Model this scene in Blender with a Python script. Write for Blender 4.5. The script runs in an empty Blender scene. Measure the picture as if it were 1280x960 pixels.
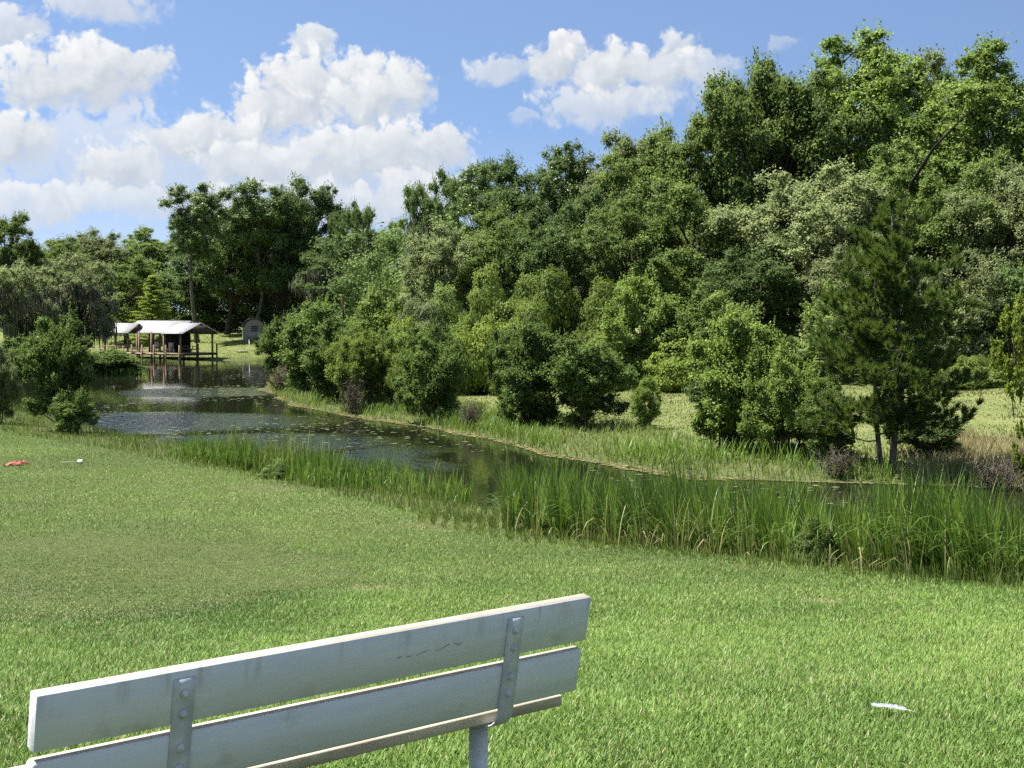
import bpy, math, numpy as np
from mathutils import Vector, Matrix
R = math.radians
S = bpy.context.scene
COL = S.collection

# ------------------------------------------------------------------ camera
F, CX, CY, PITCH, CAMZ = 1800.0, 640.0, 480.0, R(2.925), 5.5
cam_d = bpy.data.cameras.new('camera'); cam = bpy.data.objects.new('camera', cam_d); COL.objects.link(cam)
cam.location = (0, 0, CAMZ); cam.rotation_euler = (R(90) - PITCH, 0, 0)
cam_d.sensor_width = 36; cam_d.lens = 36 * F / 1280
cam_d.clip_start = 0.1; cam_d.clip_end = 8000
S.camera = cam

def ray(px, py):
    """world direction with unit forward (Y) component for a place seen in the photograph"""
    a, b = (px - CX) / F, (CY - py) / F
    d = np.array([a, math.cos(PITCH) + b * math.sin(PITCH), -math.sin(PITCH) + b * math.cos(PITCH)])
    return d / d[1]
def atY(px, py, Y): return ray(px, py) * Y + np.array([0, 0, CAMZ])
def atZ(px, py, z):
    d = ray(px, py); return d * ((z - CAMZ) / d[2]) + np.array([0, 0, CAMZ])

# ------------------------------------------------------------------ helpers
def tag(o, label=None, cat=None, group=None, kind=None):
    if label: o['label'] = label
    if cat: o['category'] = cat
    if group: o['group'] = group
    if kind: o['kind'] = kind
    return o
def empty(name, loc=(0, 0, 0), rz=0):
    o = bpy.data.objects.new(name, None); COL.objects.link(o)
    o.location = loc; o.rotation_euler = (0, 0, rz); o.empty_display_size = .2
    return o

class MB:
    """collects vertices and faces (quads and triangles) as numpy blocks"""
    def __init__(s): s.v = []; s.q = []; s.t = []; s.qa = []; s.ta = []; s.n = 0
    def add(s, v, q=None, t=None, tone=.5):
        v = np.asarray(v, float).reshape(-1, 3)
        if q is not None and len(q):
            q = np.asarray(q, int).reshape(-1, 4); s.q.append(q + s.n)
            s.qa.append(np.broadcast_to(np.asarray(tone[0] if isinstance(tone, tuple) else tone, float), (len(q),)))
        if t is not None and len(t):
            t = np.asarray(t, int).reshape(-1, 3); s.t.append(t + s.n)
            s.ta.append(np.broadcast_to(np.asarray(tone[1] if isinstance(tone, tuple) else tone, float), (len(t),)))
        s.v.append(v); s.n += len(v); return s
    def box(s, x0, x1, y0, y1, z0, z1, tone=.5):
        v = [(x0,y0,z0),(x1,y0,z0),(x1,y1,z0),(x0,y1,z0),(x0,y0,z1),(x1,y0,z1),(x1,y1,z1),(x0,y1,z1)]
        return s.add(v, [(0,3,2,1),(4,5,6,7),(0,1,5,4),(1,2,6,5),(2,3,7,6),(3,0,4,7)], tone=tone)
    def obox(s, c, ax, ay, az, hx, hy, hz, bev=0.0, tone=.5):
        """oriented box; with a bevel it is a chamfered slab"""
        c, ax, ay, az = map(lambda a: np.asarray(a, float), (c, ax, ay, az))
        if bev <= 0:
            sg = [(-1,-1,-1),(1,-1,-1),(1,1,-1),(-1,1,-1),(-1,-1,1),(1,-1,1),(1,1,1),(-1,1,1)]
            v = [c + ax*hx*a + ay*hy*b + az*hz*d for a, b, d in sg]
            return s.add(v, [(0,3,2,1),(4,5,6,7),(0,1,5,4),(1,2,6,5),(2,3,7,6),(3,0,4,7)], tone=tone)
        ring = [(hy-bev, hz), (hy, hz-bev), (hy, -hz+bev), (hy-bev, -hz), (-hy+bev, -hz), (-hy, -hz+bev), (-hy, hz-bev), (-hy+bev, hz)]
        v = []
        for xx, k in ((-hx, bev), (-hx+bev, 0), (hx-bev, 0), (hx, bev)):
            for (b, d) in ring:
                b2 = b - math.copysign(min(k, abs(b)), b) if abs(abs(b) - hy) < 1e-9 else b
                d2 = d - math.copysign(min(k, abs(d)), d) if abs(abs(d) - hz) < 1e-9 else d
                v.append(c + ax*xx + ay*b2 + az*d2)
        q = []
        for r in range(3):
            for i in range(8):
                j = (i+1) % 8; q.append((r*8+i, r*8+j, (r+1)*8+j, (r+1)*8+i))
        m = len(v); v.append(c - ax*hx); v.append(c + ax*hx); t = []
        for i in range(8):
            j = (i+1) % 8; t.append((m, j, i)); t.append((m+1, 24+i, 24+j))
        return s.add(v, q, t, tone=tone)
    def tube(s, pts, rad, n=7, tone=.5, caps=True):
        pts = np.asarray(pts, float); rad = np.broadcast_to(np.asarray(rad, float), (len(pts),))
        d = np.gradient(pts, axis=0); d /= np.linalg.norm(d, axis=1)[:, None] + 1e-9
        ref = np.array([0.31, 0.95, 0.05]) if abs(d[0][1]) < .9 else np.array([1., 0, 0])
        V = []
        for p, t_, r in zip(pts, d, rad):
            a = np.cross(t_, ref); a /= np.linalg.norm(a) + 1e-9; b = np.cross(t_, a)
            ang = np.arange(n) * 2*math.pi/n
            V.append(p + r*(np.cos(ang)[:, None]*a + np.sin(ang)[:, None]*b))
        V = np.concatenate(V); q = []
        for k in range(len(pts)-1):
            for i in range(n):
                j = (i+1) % n; q.append((k*n+i, k*n+j, (k+1)*n+j, (k+1)*n+i))
        t = []
        if caps:
            m = len(V); V = np.vstack([V, pts[0], pts[-1]]); e = (len(pts)-1)*n
            for i in range(n):
                j = (i+1) % n; t.append((m, j, i)); t.append((m+1, e+i, e+j))
        return s.add(V, q, t, tone=tone)
    def mesh(s, name, smooth=False):
        v = np.concatenate(s.v) if s.v else np.zeros((0, 3))
        q = np.concatenate(s.q) if s.q else np.zeros((0, 4), int)
        t = np.concatenate(s.t) if s.t else np.zeros((0, 3), int)
        me = bpy.data.meshes.new(name)
        me.vertices.add(len(v)); me.vertices.foreach_set('co', v.astype(np.float32).ravel())
        me.loops.add(q.size + t.size)
        me.loops.foreach_set('vertex_index', np.concatenate([q.ravel(), t.ravel()]).astype(np.int32))
        me.polygons.add(len(q) + len(t))
        me.polygons.foreach_set('loop_start', np.concatenate([np.arange(len(q))*4, q.size + np.arange(len(t))*3]).astype(np.int32))
        a = np.concatenate([np.concatenate(s.qa) if s.qa else np.zeros(0), np.concatenate(s.ta) if s.ta else np.zeros(0)])
        at = me.attributes.new('tone', 'FLOAT', 'FACE'); at.data.foreach_set('value', a.astype(np.float32))
        if smooth: me.polygons.foreach_set('use_smooth', np.ones(len(q)+len(t), bool))
        me.update(calc_edges=True); me.validate()
        return me
    def build(s, name, mat, parent=None, smooth=False, label=None):
        me = s.mesh(name, smooth); o = bpy.data.objects.new(name, me); COL.objects.link(o)
        me.materials.append(mat)
        if parent: o.parent = parent
        if label: o['label'] = label
        return o

def unit(a): return a / (np.linalg.norm(a, axis=-1, keepdims=True) + 1e-9)

def add_leaves(mb, P, N, L, W, rng, tone):
    """diamond leaves (one folded quad each) at P facing N"""
    n = len(P); N = unit(N)
    T = unit(np.cross(N, rng.normal(size=(n, 3)))); B = np.cross(N, T)
    L = np.broadcast_to(L, (n,))[:, None]; W = np.broadcast_to(W, (n,))[:, None]
    v = np.stack([P - T*L*.5, P + B*W*.5 + N*W*.18, P + T*L*.5, P - B*W*.5 + N*W*.18], 1).reshape(-1, 3)
    mb.add(v, np.arange(n*4).reshape(-1, 4), tone=(tone, 0.))

def add_blades(mb, P, az, L, W, lean, curl, nseg, tone):
    """tapered, bending grass blades"""
    n = len(P)
    f = lambda a: np.broadcast_to(np.asarray(a, float), (n,))
    L, W, lean, curl, az = f(L), f(W), f(lean), f(curl), f(az)
    dirv = np.stack([np.cos(az), np.sin(az), np.zeros(n)], 1); side = np.stack([-np.sin(az), np.cos(az), np.zeros(n)], 1)
    c = P.copy(); vs = []
    for k in range(nseg + 1):
        t = k / nseg
        if k < nseg:
            w = (W * (1 - .75*t**1.6) * .5)[:, None]
            vs += [c - side*w, c + side*w]
        else: vs.append(c.copy())
        th = lean + curl * (t + .5/nseg)**1.5
        c = c + (dirv*np.sin(th)[:, None] + np.array([0, 0, 1])*np.cos(th)[:, None]) * (L/nseg)[:, None]
    m = 2*nseg + 1
    v = np.stack(vs, 1).reshape(-1, 3); base = (np.arange(n)*m)[:, None]
    q = np.concatenate([base + np.array([2*k, 2*k+1, 2*k+3, 2*k+2]) for k in range(nseg-1)]) if nseg > 1 else None
    t_ = base + np.array([2*nseg-2, 2*nseg-1, 2*nseg])
    tone = f(tone)
    mb.add(v, q, t_, tone=(np.tile(tone, max(nseg-1, 1)) if nseg > 1 else 0., tone))

# ------------------------------------------------------------------ materials
def newmat(name):
    m = bpy.data.materials.new(name); m.use_nodes = True; nt = m.node_tree; nt.nodes.clear()
    out = nt.nodes.new('ShaderNodeOutputMaterial')
    return m, nt, out
def nd(nt, t, **kw):
    n = nt.nodes.new(t)
    for k, v in kw.items():
        if k == 'inp':
            for i, val in v.items():
                if isinstance(val, bpy.types.NodeSocket): nt.links.new(val, n.inputs[i])
                else: n.inputs[i].default_value = val
        else: setattr(n, k, v)
    return n
def c4(c): return (c[0], c[1], c[2], 1.0)
def mixc(nt, fac, a, b):
    n = nt.nodes.new('ShaderNodeMix'); n.data_type = 'RGBA'
    for i, val in ((0, fac), (6, a), (7, b)):
        if isinstance(val, bpy.types.NodeSocket): nt.links.new(val, n.inputs[i])
        elif i == 0: n.inputs[0].default_value = val
        else: n.inputs[i].default_value = c4(val)
    return n.outputs[2]
def math_(nt, op, a, b=0.0, clamp=False):
    n = nt.nodes.new('ShaderNodeMath'); n.operation = op; n.use_clamp = clamp
    for i, val in ((0, a), (1, b)):
        if isinstance(val, bpy.types.NodeSocket): nt.links.new(val, n.inputs[i])
        else: n.inputs[i].default_value = val
    return n.outputs[0]
def ss(nt, val, lo, hi):
    n = nd(nt, 'ShaderNodeMapRange', interpolation_type='SMOOTHSTEP', inp={0: val, 1: lo, 2: hi, 3: 0.0, 4: 1.0})
    return n.outputs[0]
def noise(nt, vec, scale, detail=3.0, rough=.55, dist=0.0):
    n = nd(nt, 'ShaderNodeTexNoise', inp={'Scale': scale, 'Detail': detail, 'Roughness': rough, 'Distortion': dist})
    if vec is not None: nt.links.new(vec, n.inputs['Vector'])
    return n.outputs['Fac']

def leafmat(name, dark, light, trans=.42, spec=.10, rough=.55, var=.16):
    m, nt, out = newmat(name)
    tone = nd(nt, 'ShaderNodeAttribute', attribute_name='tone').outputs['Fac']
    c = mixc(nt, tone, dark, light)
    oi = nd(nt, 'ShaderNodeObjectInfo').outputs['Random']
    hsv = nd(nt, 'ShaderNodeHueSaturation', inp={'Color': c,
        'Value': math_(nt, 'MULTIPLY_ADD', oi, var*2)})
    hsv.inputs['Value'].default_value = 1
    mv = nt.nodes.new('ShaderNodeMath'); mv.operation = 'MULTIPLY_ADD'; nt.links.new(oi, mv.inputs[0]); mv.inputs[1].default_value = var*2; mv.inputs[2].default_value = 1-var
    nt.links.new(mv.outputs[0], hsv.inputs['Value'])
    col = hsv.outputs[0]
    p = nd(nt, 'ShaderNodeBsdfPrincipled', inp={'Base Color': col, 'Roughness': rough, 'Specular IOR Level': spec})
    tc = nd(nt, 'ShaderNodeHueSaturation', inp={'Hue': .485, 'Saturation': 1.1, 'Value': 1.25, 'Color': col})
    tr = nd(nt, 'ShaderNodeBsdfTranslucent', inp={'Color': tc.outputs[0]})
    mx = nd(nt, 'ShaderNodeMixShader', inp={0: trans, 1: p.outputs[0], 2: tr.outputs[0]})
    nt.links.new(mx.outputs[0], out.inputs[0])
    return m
def plain(name, col, rough=.7, spec=.3, nscale=0, var=.25, metal=0.0, bump=0.0, col2=None, stretch=(1, 1, 1)):
    m, nt, out = newmat(name)
    p = nd(nt, 'ShaderNodeBsdfPrincipled', inp={'Base Color': c4(col), 'Roughness': rough, 'Specular IOR Level': spec, 'Metallic': metal})
    if nscale:
        tc = nd(nt, 'ShaderNodeTexCoord').outputs['Object']
        mp = nd(nt, 'ShaderNodeMapping', inp={0: tc, 3: stretch}).outputs[0]
        f = noise(nt, mp, nscale, 5, .6)
        f2 = ss(nt, f, .3, .7)
        b = col2 if col2 else tuple(x*(1-var*1.6) for x in col)
        nt.links.new(mixc(nt, f2, b, tuple(min(1, x*(1+var*.4)) for x in col)), p.inputs['Base Color'])
        if bump:
            bn = nd(nt, 'ShaderNodeBump', inp={'Strength': bump, 'Distance': .02, 'Height': f}); nt.links.new(bn.outputs[0], p.inputs['Normal'])
    nt.links.new(p.outputs[0], out.inputs[0])
    return m

M = {}
M['oak']     = leafmat('oak leaves', (0.065, 0.104, 0.032), (0.223, 0.310, 0.089))
M['oakgrey'] = leafmat('grey green oak leaves', (0.087, 0.118, 0.050), (0.303, 0.362, 0.162))
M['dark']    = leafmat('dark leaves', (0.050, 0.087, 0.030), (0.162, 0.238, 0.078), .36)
M['fresh']   = leafmat('fresh green leaves', (0.078, 0.132, 0.031), (0.278, 0.380, 0.102), .36)
M['bright']  = leafmat('yellow green leaves', (.090, .140, .022), (.235, .300, .060), .4)
M['shrub']   = leafmat('shrub leaves', (0.055, 0.098, 0.024), (0.171, 0.250, 0.068), .36)
M['shrubl']  = leafmat('light shrub leaves', (0.090, 0.150, 0.031), (0.275, 0.378, 0.098), .38)
M['vine']    = leafmat('vine leaves', (0.068, 0.112, 0.024), (0.209, 0.273, 0.064), .38)
M['pine']    = leafmat('pine needles', (0.050, 0.096, 0.027), (0.205, 0.290, 0.073), .15, .3, .45)
M['pineold']= leafmat('young pine needles', (.042, .078, .018), (.140, .205, .044), .3, .15, .5)
M['moss']    = leafmat('hanging moss', (0.072, 0.074, 0.060), (0.171, 0.173, 0.137), .25, .1, .9)
M['reed']    = leafmat('reed blades', (.050, .105, .018), (.165, .270, .050), .35, .3, .45, 0)
M['reedy']   = leafmat('pale reed blades', (0.095, 0.142, 0.032), (0.304, 0.362, 0.109), .3, .4, .45, 0)
M['bankg']   = leafmat('bank grass blades', (.070, .115, .026), (.215, .275, .075), .32, .2, .6, 0)
M['meadow']  = leafmat('mown meadow blades', (.060, .082, .024), (.155, .175, .062), .25, .2, .7, 0)
M['drygrass']= leafmat('dry grass blades', (.165, .150, .070), (.330, .300, .150), .3, .2, .7, 0)
M['twig']    = plain('dead twigs', (.15, .13, .092), .9, .1, 6, .3)
M['bark']    = plain('bark', (.085, .068, .052), .95, .1, 9, .45, bump=.6, stretch=(1, 1, .25))
M['barkgrey']= plain('grey bark', (.16, .14, .115), .95, .1, 8, .45, bump=.6, stretch=(1, 1, .3))

rng0 = np.random.default_rng(7)

# ------------------------------------------------------------------ terrain
POND = np.array([(60, 4), (30, 10), (14, 17.5), (10, 21), (4.7, 28.5), (-.8, 40), (-5.5, 47.5), (-10.6, 55), (-16.5, 62.5), (-24, 74),
    (-33, 88), (-45, 99), (-50, 106), (-44, 114), (-37, 118.5), (-31.5, 120), (-32, 126), (-40, 136), (-52, 146), (-70, 158), (-90, 176), (-86, 190),
    (-60, 176), (-42, 166), (-34, 159), (-28, 157.5), (-25.2, 150), (-21, 125), (-16.4, 98), (-13.5, 87), (-11.0, 80), (-5.4, 70.5), (-1.4, 63),
    (1.8, 54.6), (4.4, 50), (6.8, 47.2), (9.2, 46), (11.8, 45.5), (18, 44), (30, 40), (60, 31)], float)
MIDX = np.array([-400, -60, -45, -25, -15, -7, 0, 7, 14, 60, 400.]); MIDY = np.array([106, 105, 104, 95, 75, 61, 50, 38, 32, 19, 0.])

def pond_dist(X, Y):
    """signed distance to the pond's edge, negative inside"""
    P = np.stack([X, Y], -1); d2 = np.full(X.shape, 1e18); ins = np.zeros(X.shape, bool)
    n = len(POND)
    for i in range(n):
        a, b = POND[i], POND[(i+1) % n]; ab = b - a
        t = np.clip(((P - a) @ ab) / (ab @ ab), 0, 1)
        d2 = np.minimum(d2, ((P - a - t[..., None]*ab)**2).sum(-1))
        cond = (a[1] > Y) != (b[1] > Y)
        xi = a[0] + (Y - a[1]) / (b[1] - a[1] + 1e-12) * ab[0]
        ins ^= cond & (X < xi)
    d = np.sqrt(d2); return np.where(ins, -d, d)
def sm(a, lo, hi):
    t = np.clip((a - lo) / (hi - lo), 0, 1); return t*t*(3 - 2*t)
def vnoise(x, y, seed=0):
    """smooth value noise 0..1"""
    xi, yi = np.floor(x).astype(int), np.floor(y).astype(int); fx, fy = x - xi, y - yi
    fx, fy = fx*fx*(3-2*fx), fy*fy*(3-2*fy)
    def h(a, b):
        s = np.sin(a*127.1 + b*311.7 + seed*74.7) * 43758.5453; return s - np.floor(s)
    return (h(xi, yi)*(1-fx) + h(xi+1, yi)*fx)*(1-fy) + (h(xi, yi+1)*(1-fx) + h(xi+1, yi+1)*fx)*fy
_ly = np.linspace(-60, 140, 401)
_lz = np.interp(_ly, [-60, -5, 4.5, 7, 11, 18, 26, 38, 60, 140], [3.9, 3.84, 3.78, 3.56, 2.93, 2.02, 1.42, .72, .38, .5])
_k = np.exp(-np.linspace(-2, 2, 11)**2); _k /= _k.sum(); _lz = np.convolve(np.pad(_lz, 5, 'edge'), _k, 'valid')
def is_near(X, Y): return Y < np.interp(X, MIDX, MIDY)
def terrain(X, Y, s=None):
    X = np.asarray(X, float); Y = np.asarray(Y, float)
    if s is None: s = pond_dist(X, Y)
    near = is_near(X, Y)
    Lz = np.interp(Y, _ly, _lz) + (vnoise(X*.25, Y*.25, 3)-.5)*.10*sm(Y, 9, 16)
    zn = Lz * sm(s, -1.0, 5.5)
    zf = np.interp(s, [0, 1, 5, 12, 20, 30, 40, 60, 120, 400], [0, .12, .34, .6, 1.0, 1.6, 2.05, 2.4, 2.6, 3.0]) + (vnoise(X*.15, Y*.15, 5)-.5)*.25*sm(s, 2, 20)
    zf = zf + .75*sm(s, 8, 30)*sm(Y, 160, 180)*sm(-X, 18, 28)
    zi = -np.clip(-s*.28, 0, 1.6) - .02
    return np.where(s < 0, zi, np.where(near, zn, zf))
def tz(x, y): return float(terrain(np.array([x]), np.array([y]))[0])

def graded(lims):
    out = []
    for a, b, st in lims: out += list(np.arange(a, b - 1e-6, st))
    return np.array(out + [lims[-1][1]])
gx = graded([(-2500, -600, 190), (-600, -120, 20), (-120, -40, 2.5), (-40, 30, .5), (30, 120, 2.5), (120, 600, 20), (600, 2500, 190)])
gy = graded([(-400, -40, 30), (-40, 0, 4), (0, 75, .5), (75, 180, 1.0), (180, 300, 5), (300, 900, 40), (900, 3500, 200)])
GX, GY = np.meshgrid(gx, gy); sd = pond_dist(GX, GY); GZ = terrain(GX, GY, sd)
nx, ny = len(gx), len(gy)
idx = np.arange(nx*ny).reshape(ny, nx)
gq = np.stack([idx[:-1, :-1], idx[:-1, 1:], idx[1:, 1:], idx[1:, :-1]], -1).reshape(-1, 4)
def ground_mat():
    m, nt, out = newmat('turf and earth')
    pos = nd(nt, 'ShaderNodeNewGeometry').outputs['Position']
    far = nd(nt, 'ShaderNodeAttribute', attribute_name='far').outputs['Fac']
    bank = nd(nt, 'ShaderNodeAttribute', attribute_name='bank').outputs['Fac']
    n1 = noise(nt, pos, .35, 4); n2 = noise(nt, pos, 6, 5, .7); n3 = noise(nt, pos, 40, 3, .7)
    lawn = mixc(nt, ss(nt, n2, .35, .65), (.034, .054, .014), (.072, .090, .026))
    lawn = mixc(nt, math_(nt, 'MULTIPLY', ss(nt, n3, .45, .7), .5), lawn, (.10, .08, .042))
    mown = mixc(nt, ss(nt, n1, .35, .65), (.095, .115, .036), (.145, .150, .058))
    mown = mixc(nt, math_(nt, 'MULTIPLY', ss(nt, n2, .4, .65), .6), mown, (.110, .150, .045))
    farc = mown
    c = mixc(nt, far, lawn, farc)
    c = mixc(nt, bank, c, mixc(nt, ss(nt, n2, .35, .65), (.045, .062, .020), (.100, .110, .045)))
    p = nd(nt, 'ShaderNodeBsdfPrincipled', inp={'Base Color': c, 'Roughness': .95, 'Specular IOR Level': .1})
    b = nd(nt, 'ShaderNodeBump', inp={'Strength': .6, 'Distance': .05, 'Height': n2}); nt.links.new(b.outputs[0], p.inputs['Normal'])
    nt.links.new(p.outputs[0], out.inputs[0]); return m
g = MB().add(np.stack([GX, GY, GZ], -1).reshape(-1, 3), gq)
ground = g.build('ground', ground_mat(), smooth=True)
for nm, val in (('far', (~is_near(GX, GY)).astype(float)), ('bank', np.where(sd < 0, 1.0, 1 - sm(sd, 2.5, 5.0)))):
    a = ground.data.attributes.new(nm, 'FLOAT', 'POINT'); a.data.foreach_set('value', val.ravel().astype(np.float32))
tag(ground, 'mown lawn falling to the pond and the grassy bank across it', 'ground', kind='structure')

# water
def water_mat():
    m, nt, out = newmat('pond water')
    pos = nd(nt, 'ShaderNodeNewGeometry').outputs['Position']
    mp = nd(nt, 'ShaderNodeMapping', inp={0: pos, 3: (1.0, .55, 1)}).outputs[0]
    r1 = noise(nt, mp, 2.6, 3, .6); r2 = noise(nt, mp, .5, 2, .5)
    patch = None                                              # breeze patches where the ripples are steeper
    for (x, y, a, b) in ((-20, 97, 7, 6), (-18, 71, 11, 7), (-10, 60, 6, 5), (-4.3, 52.5, 3.0, 7)):
        q = nd(nt, 'ShaderNodeVectorMath', operation='SUBTRACT', inp={0: pos, 1: (x, y, 0)}); q = nd(nt, 'ShaderNodeVectorMath', operation='MULTIPLY', inp={0: q.outputs[0], 1: (1/a, 1/b, 0)})
        e = ss(nt, nd(nt, 'ShaderNodeVectorMath', operation='LENGTH', inp={0: q.outputs[0]}).outputs['Value'], 1.1, .55)
        patch = e if patch is None else math_(nt, 'MAXIMUM', patch, e)
    patch = math_(nt, 'MULTIPLY', patch, ss(nt, noise(nt, pos, .16, 3, .6), .28, .48))
    h = math_(nt, 'ADD', r1, math_(nt, 'MULTIPLY', r2, .5))
    st = math_(nt, 'MULTIPLY_ADD', patch, .70); st.node.inputs[2].default_value = .018
    b = nd(nt, 'ShaderNodeBump', inp={'Strength': st, 'Distance': .22, 'Height': h})
    p = nd(nt, 'ShaderNodeBsdfPrincipled', inp={'Base Color': c4((.010, .013, .006)), 'Roughness': .04, 'IOR': 1.333, 'Specular IOR Level': .5, 'Normal': b.outputs[0]})
    nt.links.new(p.outputs[0], out.inputs[0]); return m
w = MB(); w.add([(-120, 2, 0), (80, 2, 0), (80, 200, 0), (-120, 200, 0)], [(0, 1, 2, 3)])
tag(w.build('pond_water', water_mat()), 'dark rippled pond water', 'water', kind='structure')

# ------------------------------------------------------------------ lawn grass
def lawn_points(n, y0, y1, rng, side=.42, dens_pow=1.0, pad=1.2):
    u = rng.random(n); Y = np.sqrt(y0*y0 + u*(y1*y1 - y0*y0)) if dens_pow == 1 else y0*(y1/y0)**u
    X = (rng.random(n)*2-1)*(Y*side + pad)
    return X, Y
def shortpatch(X, Y):
    """the worn, short-mown patch on the left of the lawn"""
    d = np.sqrt(((X + 6.4)/4.6)**2 + ((Y - 18.5)/7.5)**2) + (vnoise(X*.9, Y*.5, 11)-.5)*.5
    return 1 - sm(d, .75, 1.15)
def lawn_at(px, py):
    d = ray(px, py); Y = np.linspace(4, 80, 3000); hit = np.argmax(CAMZ + d[2]*Y < terrain(d[0]*Y, Y)); return d[0]*Y[hit], Y[hit]
def lawn_grass():
    rng = np.random.default_rng(3); mb = MB()
    for (n, y0, y1, L, W, ns, pw) in ((470000, 4.4, 14, .056, .0072, 3, 0), (520000, 10, 34, .054, .0095, 2, 0), (560000, 24, 68, .060, .015, 2, 1)):
        X, Y = lawn_points(n, y0, y1, rng, dens_pow=pw)
        lo, hi = {4.4: (0, 1), 10: (10, 14), 24: (24, 34)}[y0]; up_ = {14: (10, 14), 34: (24, 34), 68: (90, 99)}[y1]
        fade = np.clip((Y-lo)/(hi-lo), 0, 1)*np.clip((up_[1]-Y)/(up_[1]-up_[0]), 0, 1); kf = rng.random(len(X)) < fade; X, Y = X[kf], Y[kf]
        s = pond_dist(X, Y); ok = is_near(X, Y) & (s > 4.3 + (vnoise(X*1.3, Y*.8, 2)-.5)*1.6); X, Y, s = X[ok], Y[ok], s[ok]
        Z = terrain(X, Y, s); k = len(X)
        sp = shortpatch(X, Y)
        blue = sm(vnoise(X*.35+9, Y*.22, 21), .5, .72)
        clump = vnoise(X*5, Y*5, 8)*.5 + vnoise(X*1.3, Y*1.0, 9)*.5
        ln = L*(.55 + .75*rng.random(k))*(1 - .5*sp)*(.75 + .5*clump)
        big = vnoise(X*.22+3, Y*.16, 41)*.6 + vnoise(X*.7, Y*.45, 42)*.4
        tone = np.clip(.27 + .34*rng.random(k) + .36*(clump-.5) + .55*(big-.5) - .38*sp - .22*blue, 0, 1)
        spots = np.zeros(k); tall = np.zeros(k)
        for (px, py, rx, ry) in ((1035, 752, .35, .5), (470, 735, .5, .5), (330, 612, 1.2, 1.6), (560, 655, .9, 1.6)):
            c_ = lawn_at(px, py); spots = np.maximum(spots, 1-sm(np.hypot((X-c_[0])/rx, (Y-c_[1])/ry) + (vnoise(X*4, Y*3, 61)-.5)*.9, .5, 1.1))
        for (px, py, rx, ry) in ((395, 748, .8, .8), (340, 742, .5, .6), (1000, 690, 1.2, 1.0), (760, 770, .5, .5), (60, 905, .3, .3)):
            c_ = lawn_at(px, py); tall = np.maximum(tall, 1-sm(np.hypot((X-c_[0])/rx, (Y-c_[1])/ry) + (vnoise(X*3, Y*3, 62)-.5)*.8, .4, 1.1))
        ln = ln*(1 + .55*tall*rng.random(k))*(1-.45*spots); tone = np.clip(tone - .16*tall, 0, 1)
        dry = rng.random(k) < .55*spots + (.035 + .05*sm(vnoise(X*2.2, Y*2.2, 55), .5, .9) + .22*sp*vnoise(X*1.2, Y*.8, 14) + .06*sm(vnoise(X*.8, Y*.6, 31), .55, .8))
        tone = np.where(dry, 1.0 + .5*rng.random(k), tone)
        add_blades(mb, np.stack([X, Y, Z-.006], 1), rng.random(k)*6.283, ln, W*(.7+.6*rng.random(k)), rng.random(k)*.75, .3+rng.random(k)*.9, ns, tone)
    m, nt, out = newmat('lawn blades')
    tone = nd(nt, 'ShaderNodeAttribute', attribute_name='tone').outputs['Fac']
    c = mixc(nt, tone, (.060, .124, .022), (.258, .385, .084))
    dry = ss(nt, tone, .995, 1.01)
    c = mixc(nt, dry, c, mixc(nt, ss(nt, tone, 1.0, 1.5), (.235, .215, .095), (.40, .37, .20)))
    p = nd(nt, 'ShaderNodeBsdfPrincipled', inp={'Base Color': c, 'Roughness': .5, 'Specular IOR Level': .2})
    tr = nd(nt, 'ShaderNodeBsdfTranslucent', inp={'Color': c})
    mx = nd(nt, 'ShaderNodeMixShader', inp={0: .3, 1: p.outputs[0], 2: tr.outputs[0]}); nt.links.new(mx.outputs[0], out.inputs[0])
    tag(mb.build('lawn_grass', m), 'short bright green lawn grass', 'grass', kind='stuff')
lawn_grass()

# ------------------------------------------------------------------ reeds and bank grass
def near_band(n, xr, yr, s0, s1, rng, mask=None):
    X = rng.uniform(*xr, n); Y = rng.uniform(*yr, n); s = pond_dist(X, Y)
    ok = is_near(X, Y) & (s > s0) & (s < s1)
    if mask is not None: ok &= mask(X, Y)
    X, Y, s = X[ok], Y[ok], s[ok]; return X, Y, terrain(X, Y, s), s
def reed_patch(name, label, n, xr, yr, s0, s1, H, W, mat, seed, nseg=6, tuft=.45, dens=None, curl=1.0, cat='reeds', edge=0):
    rng = np.random.default_rng(seed); mb = MB()
    X, Y, Z, s = near_band(n, xr, yr, s0, s1, rng)
    if dens is not None: k = rng.random(len(X)) < dens(X, Y, s); X, Y, Z, s = X[k], Y[k], Z[k], s[k]
    # gather the blades into tufts
    cx, cy = np.round(X/tuft + vnoise(X, Y, 4))*tuft, np.round(Y/tuft)*tuft
    X = X*.55 + cx*.45; Y = Y*.55 + cy*.45; Z = terrain(X, Y)
    k = len(X); hmul = .55 + .85*vnoise(cx*.9, cy*.9, seed) 
    h = H*hmul*(.55 + .55*rng.random(k))
    az = np.arctan2(Y-cy, X-cx) + rng.normal(size=k)*1.0
    bend = rng.random(k)
    tone = np.clip(.45*rng.random(k) + .5*vnoise(cx*.8, cy*.8, seed+1), 0, 1)
    add_blades(mb, np.stack([X, Y, Z-.03], 1), az, h, W*(.6+.7*rng.random(k)), .03+.16*rng.random(k), curl*(.1+.55*bend + 1.6*(bend > .86)), nseg, tone)
    o = mb.build(name, M[mat]); tag(o, label, cat, kind='stuff'); return o
reed_patch('reeds', 'tall green reeds at the right of the near bank', 90000, (-.2, 16), (11, 31), .6, 5.1, 1.45, .025, 'reed', 41, 7)
reed_patch('reeds', 'pale straggly reeds mixed among the tall ones on the near bank', 9000, (-.2, 16), (11, 31), .4, 5.3, 1.3, .017, 'reedy', 42, 7, curl=1.6)
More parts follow.
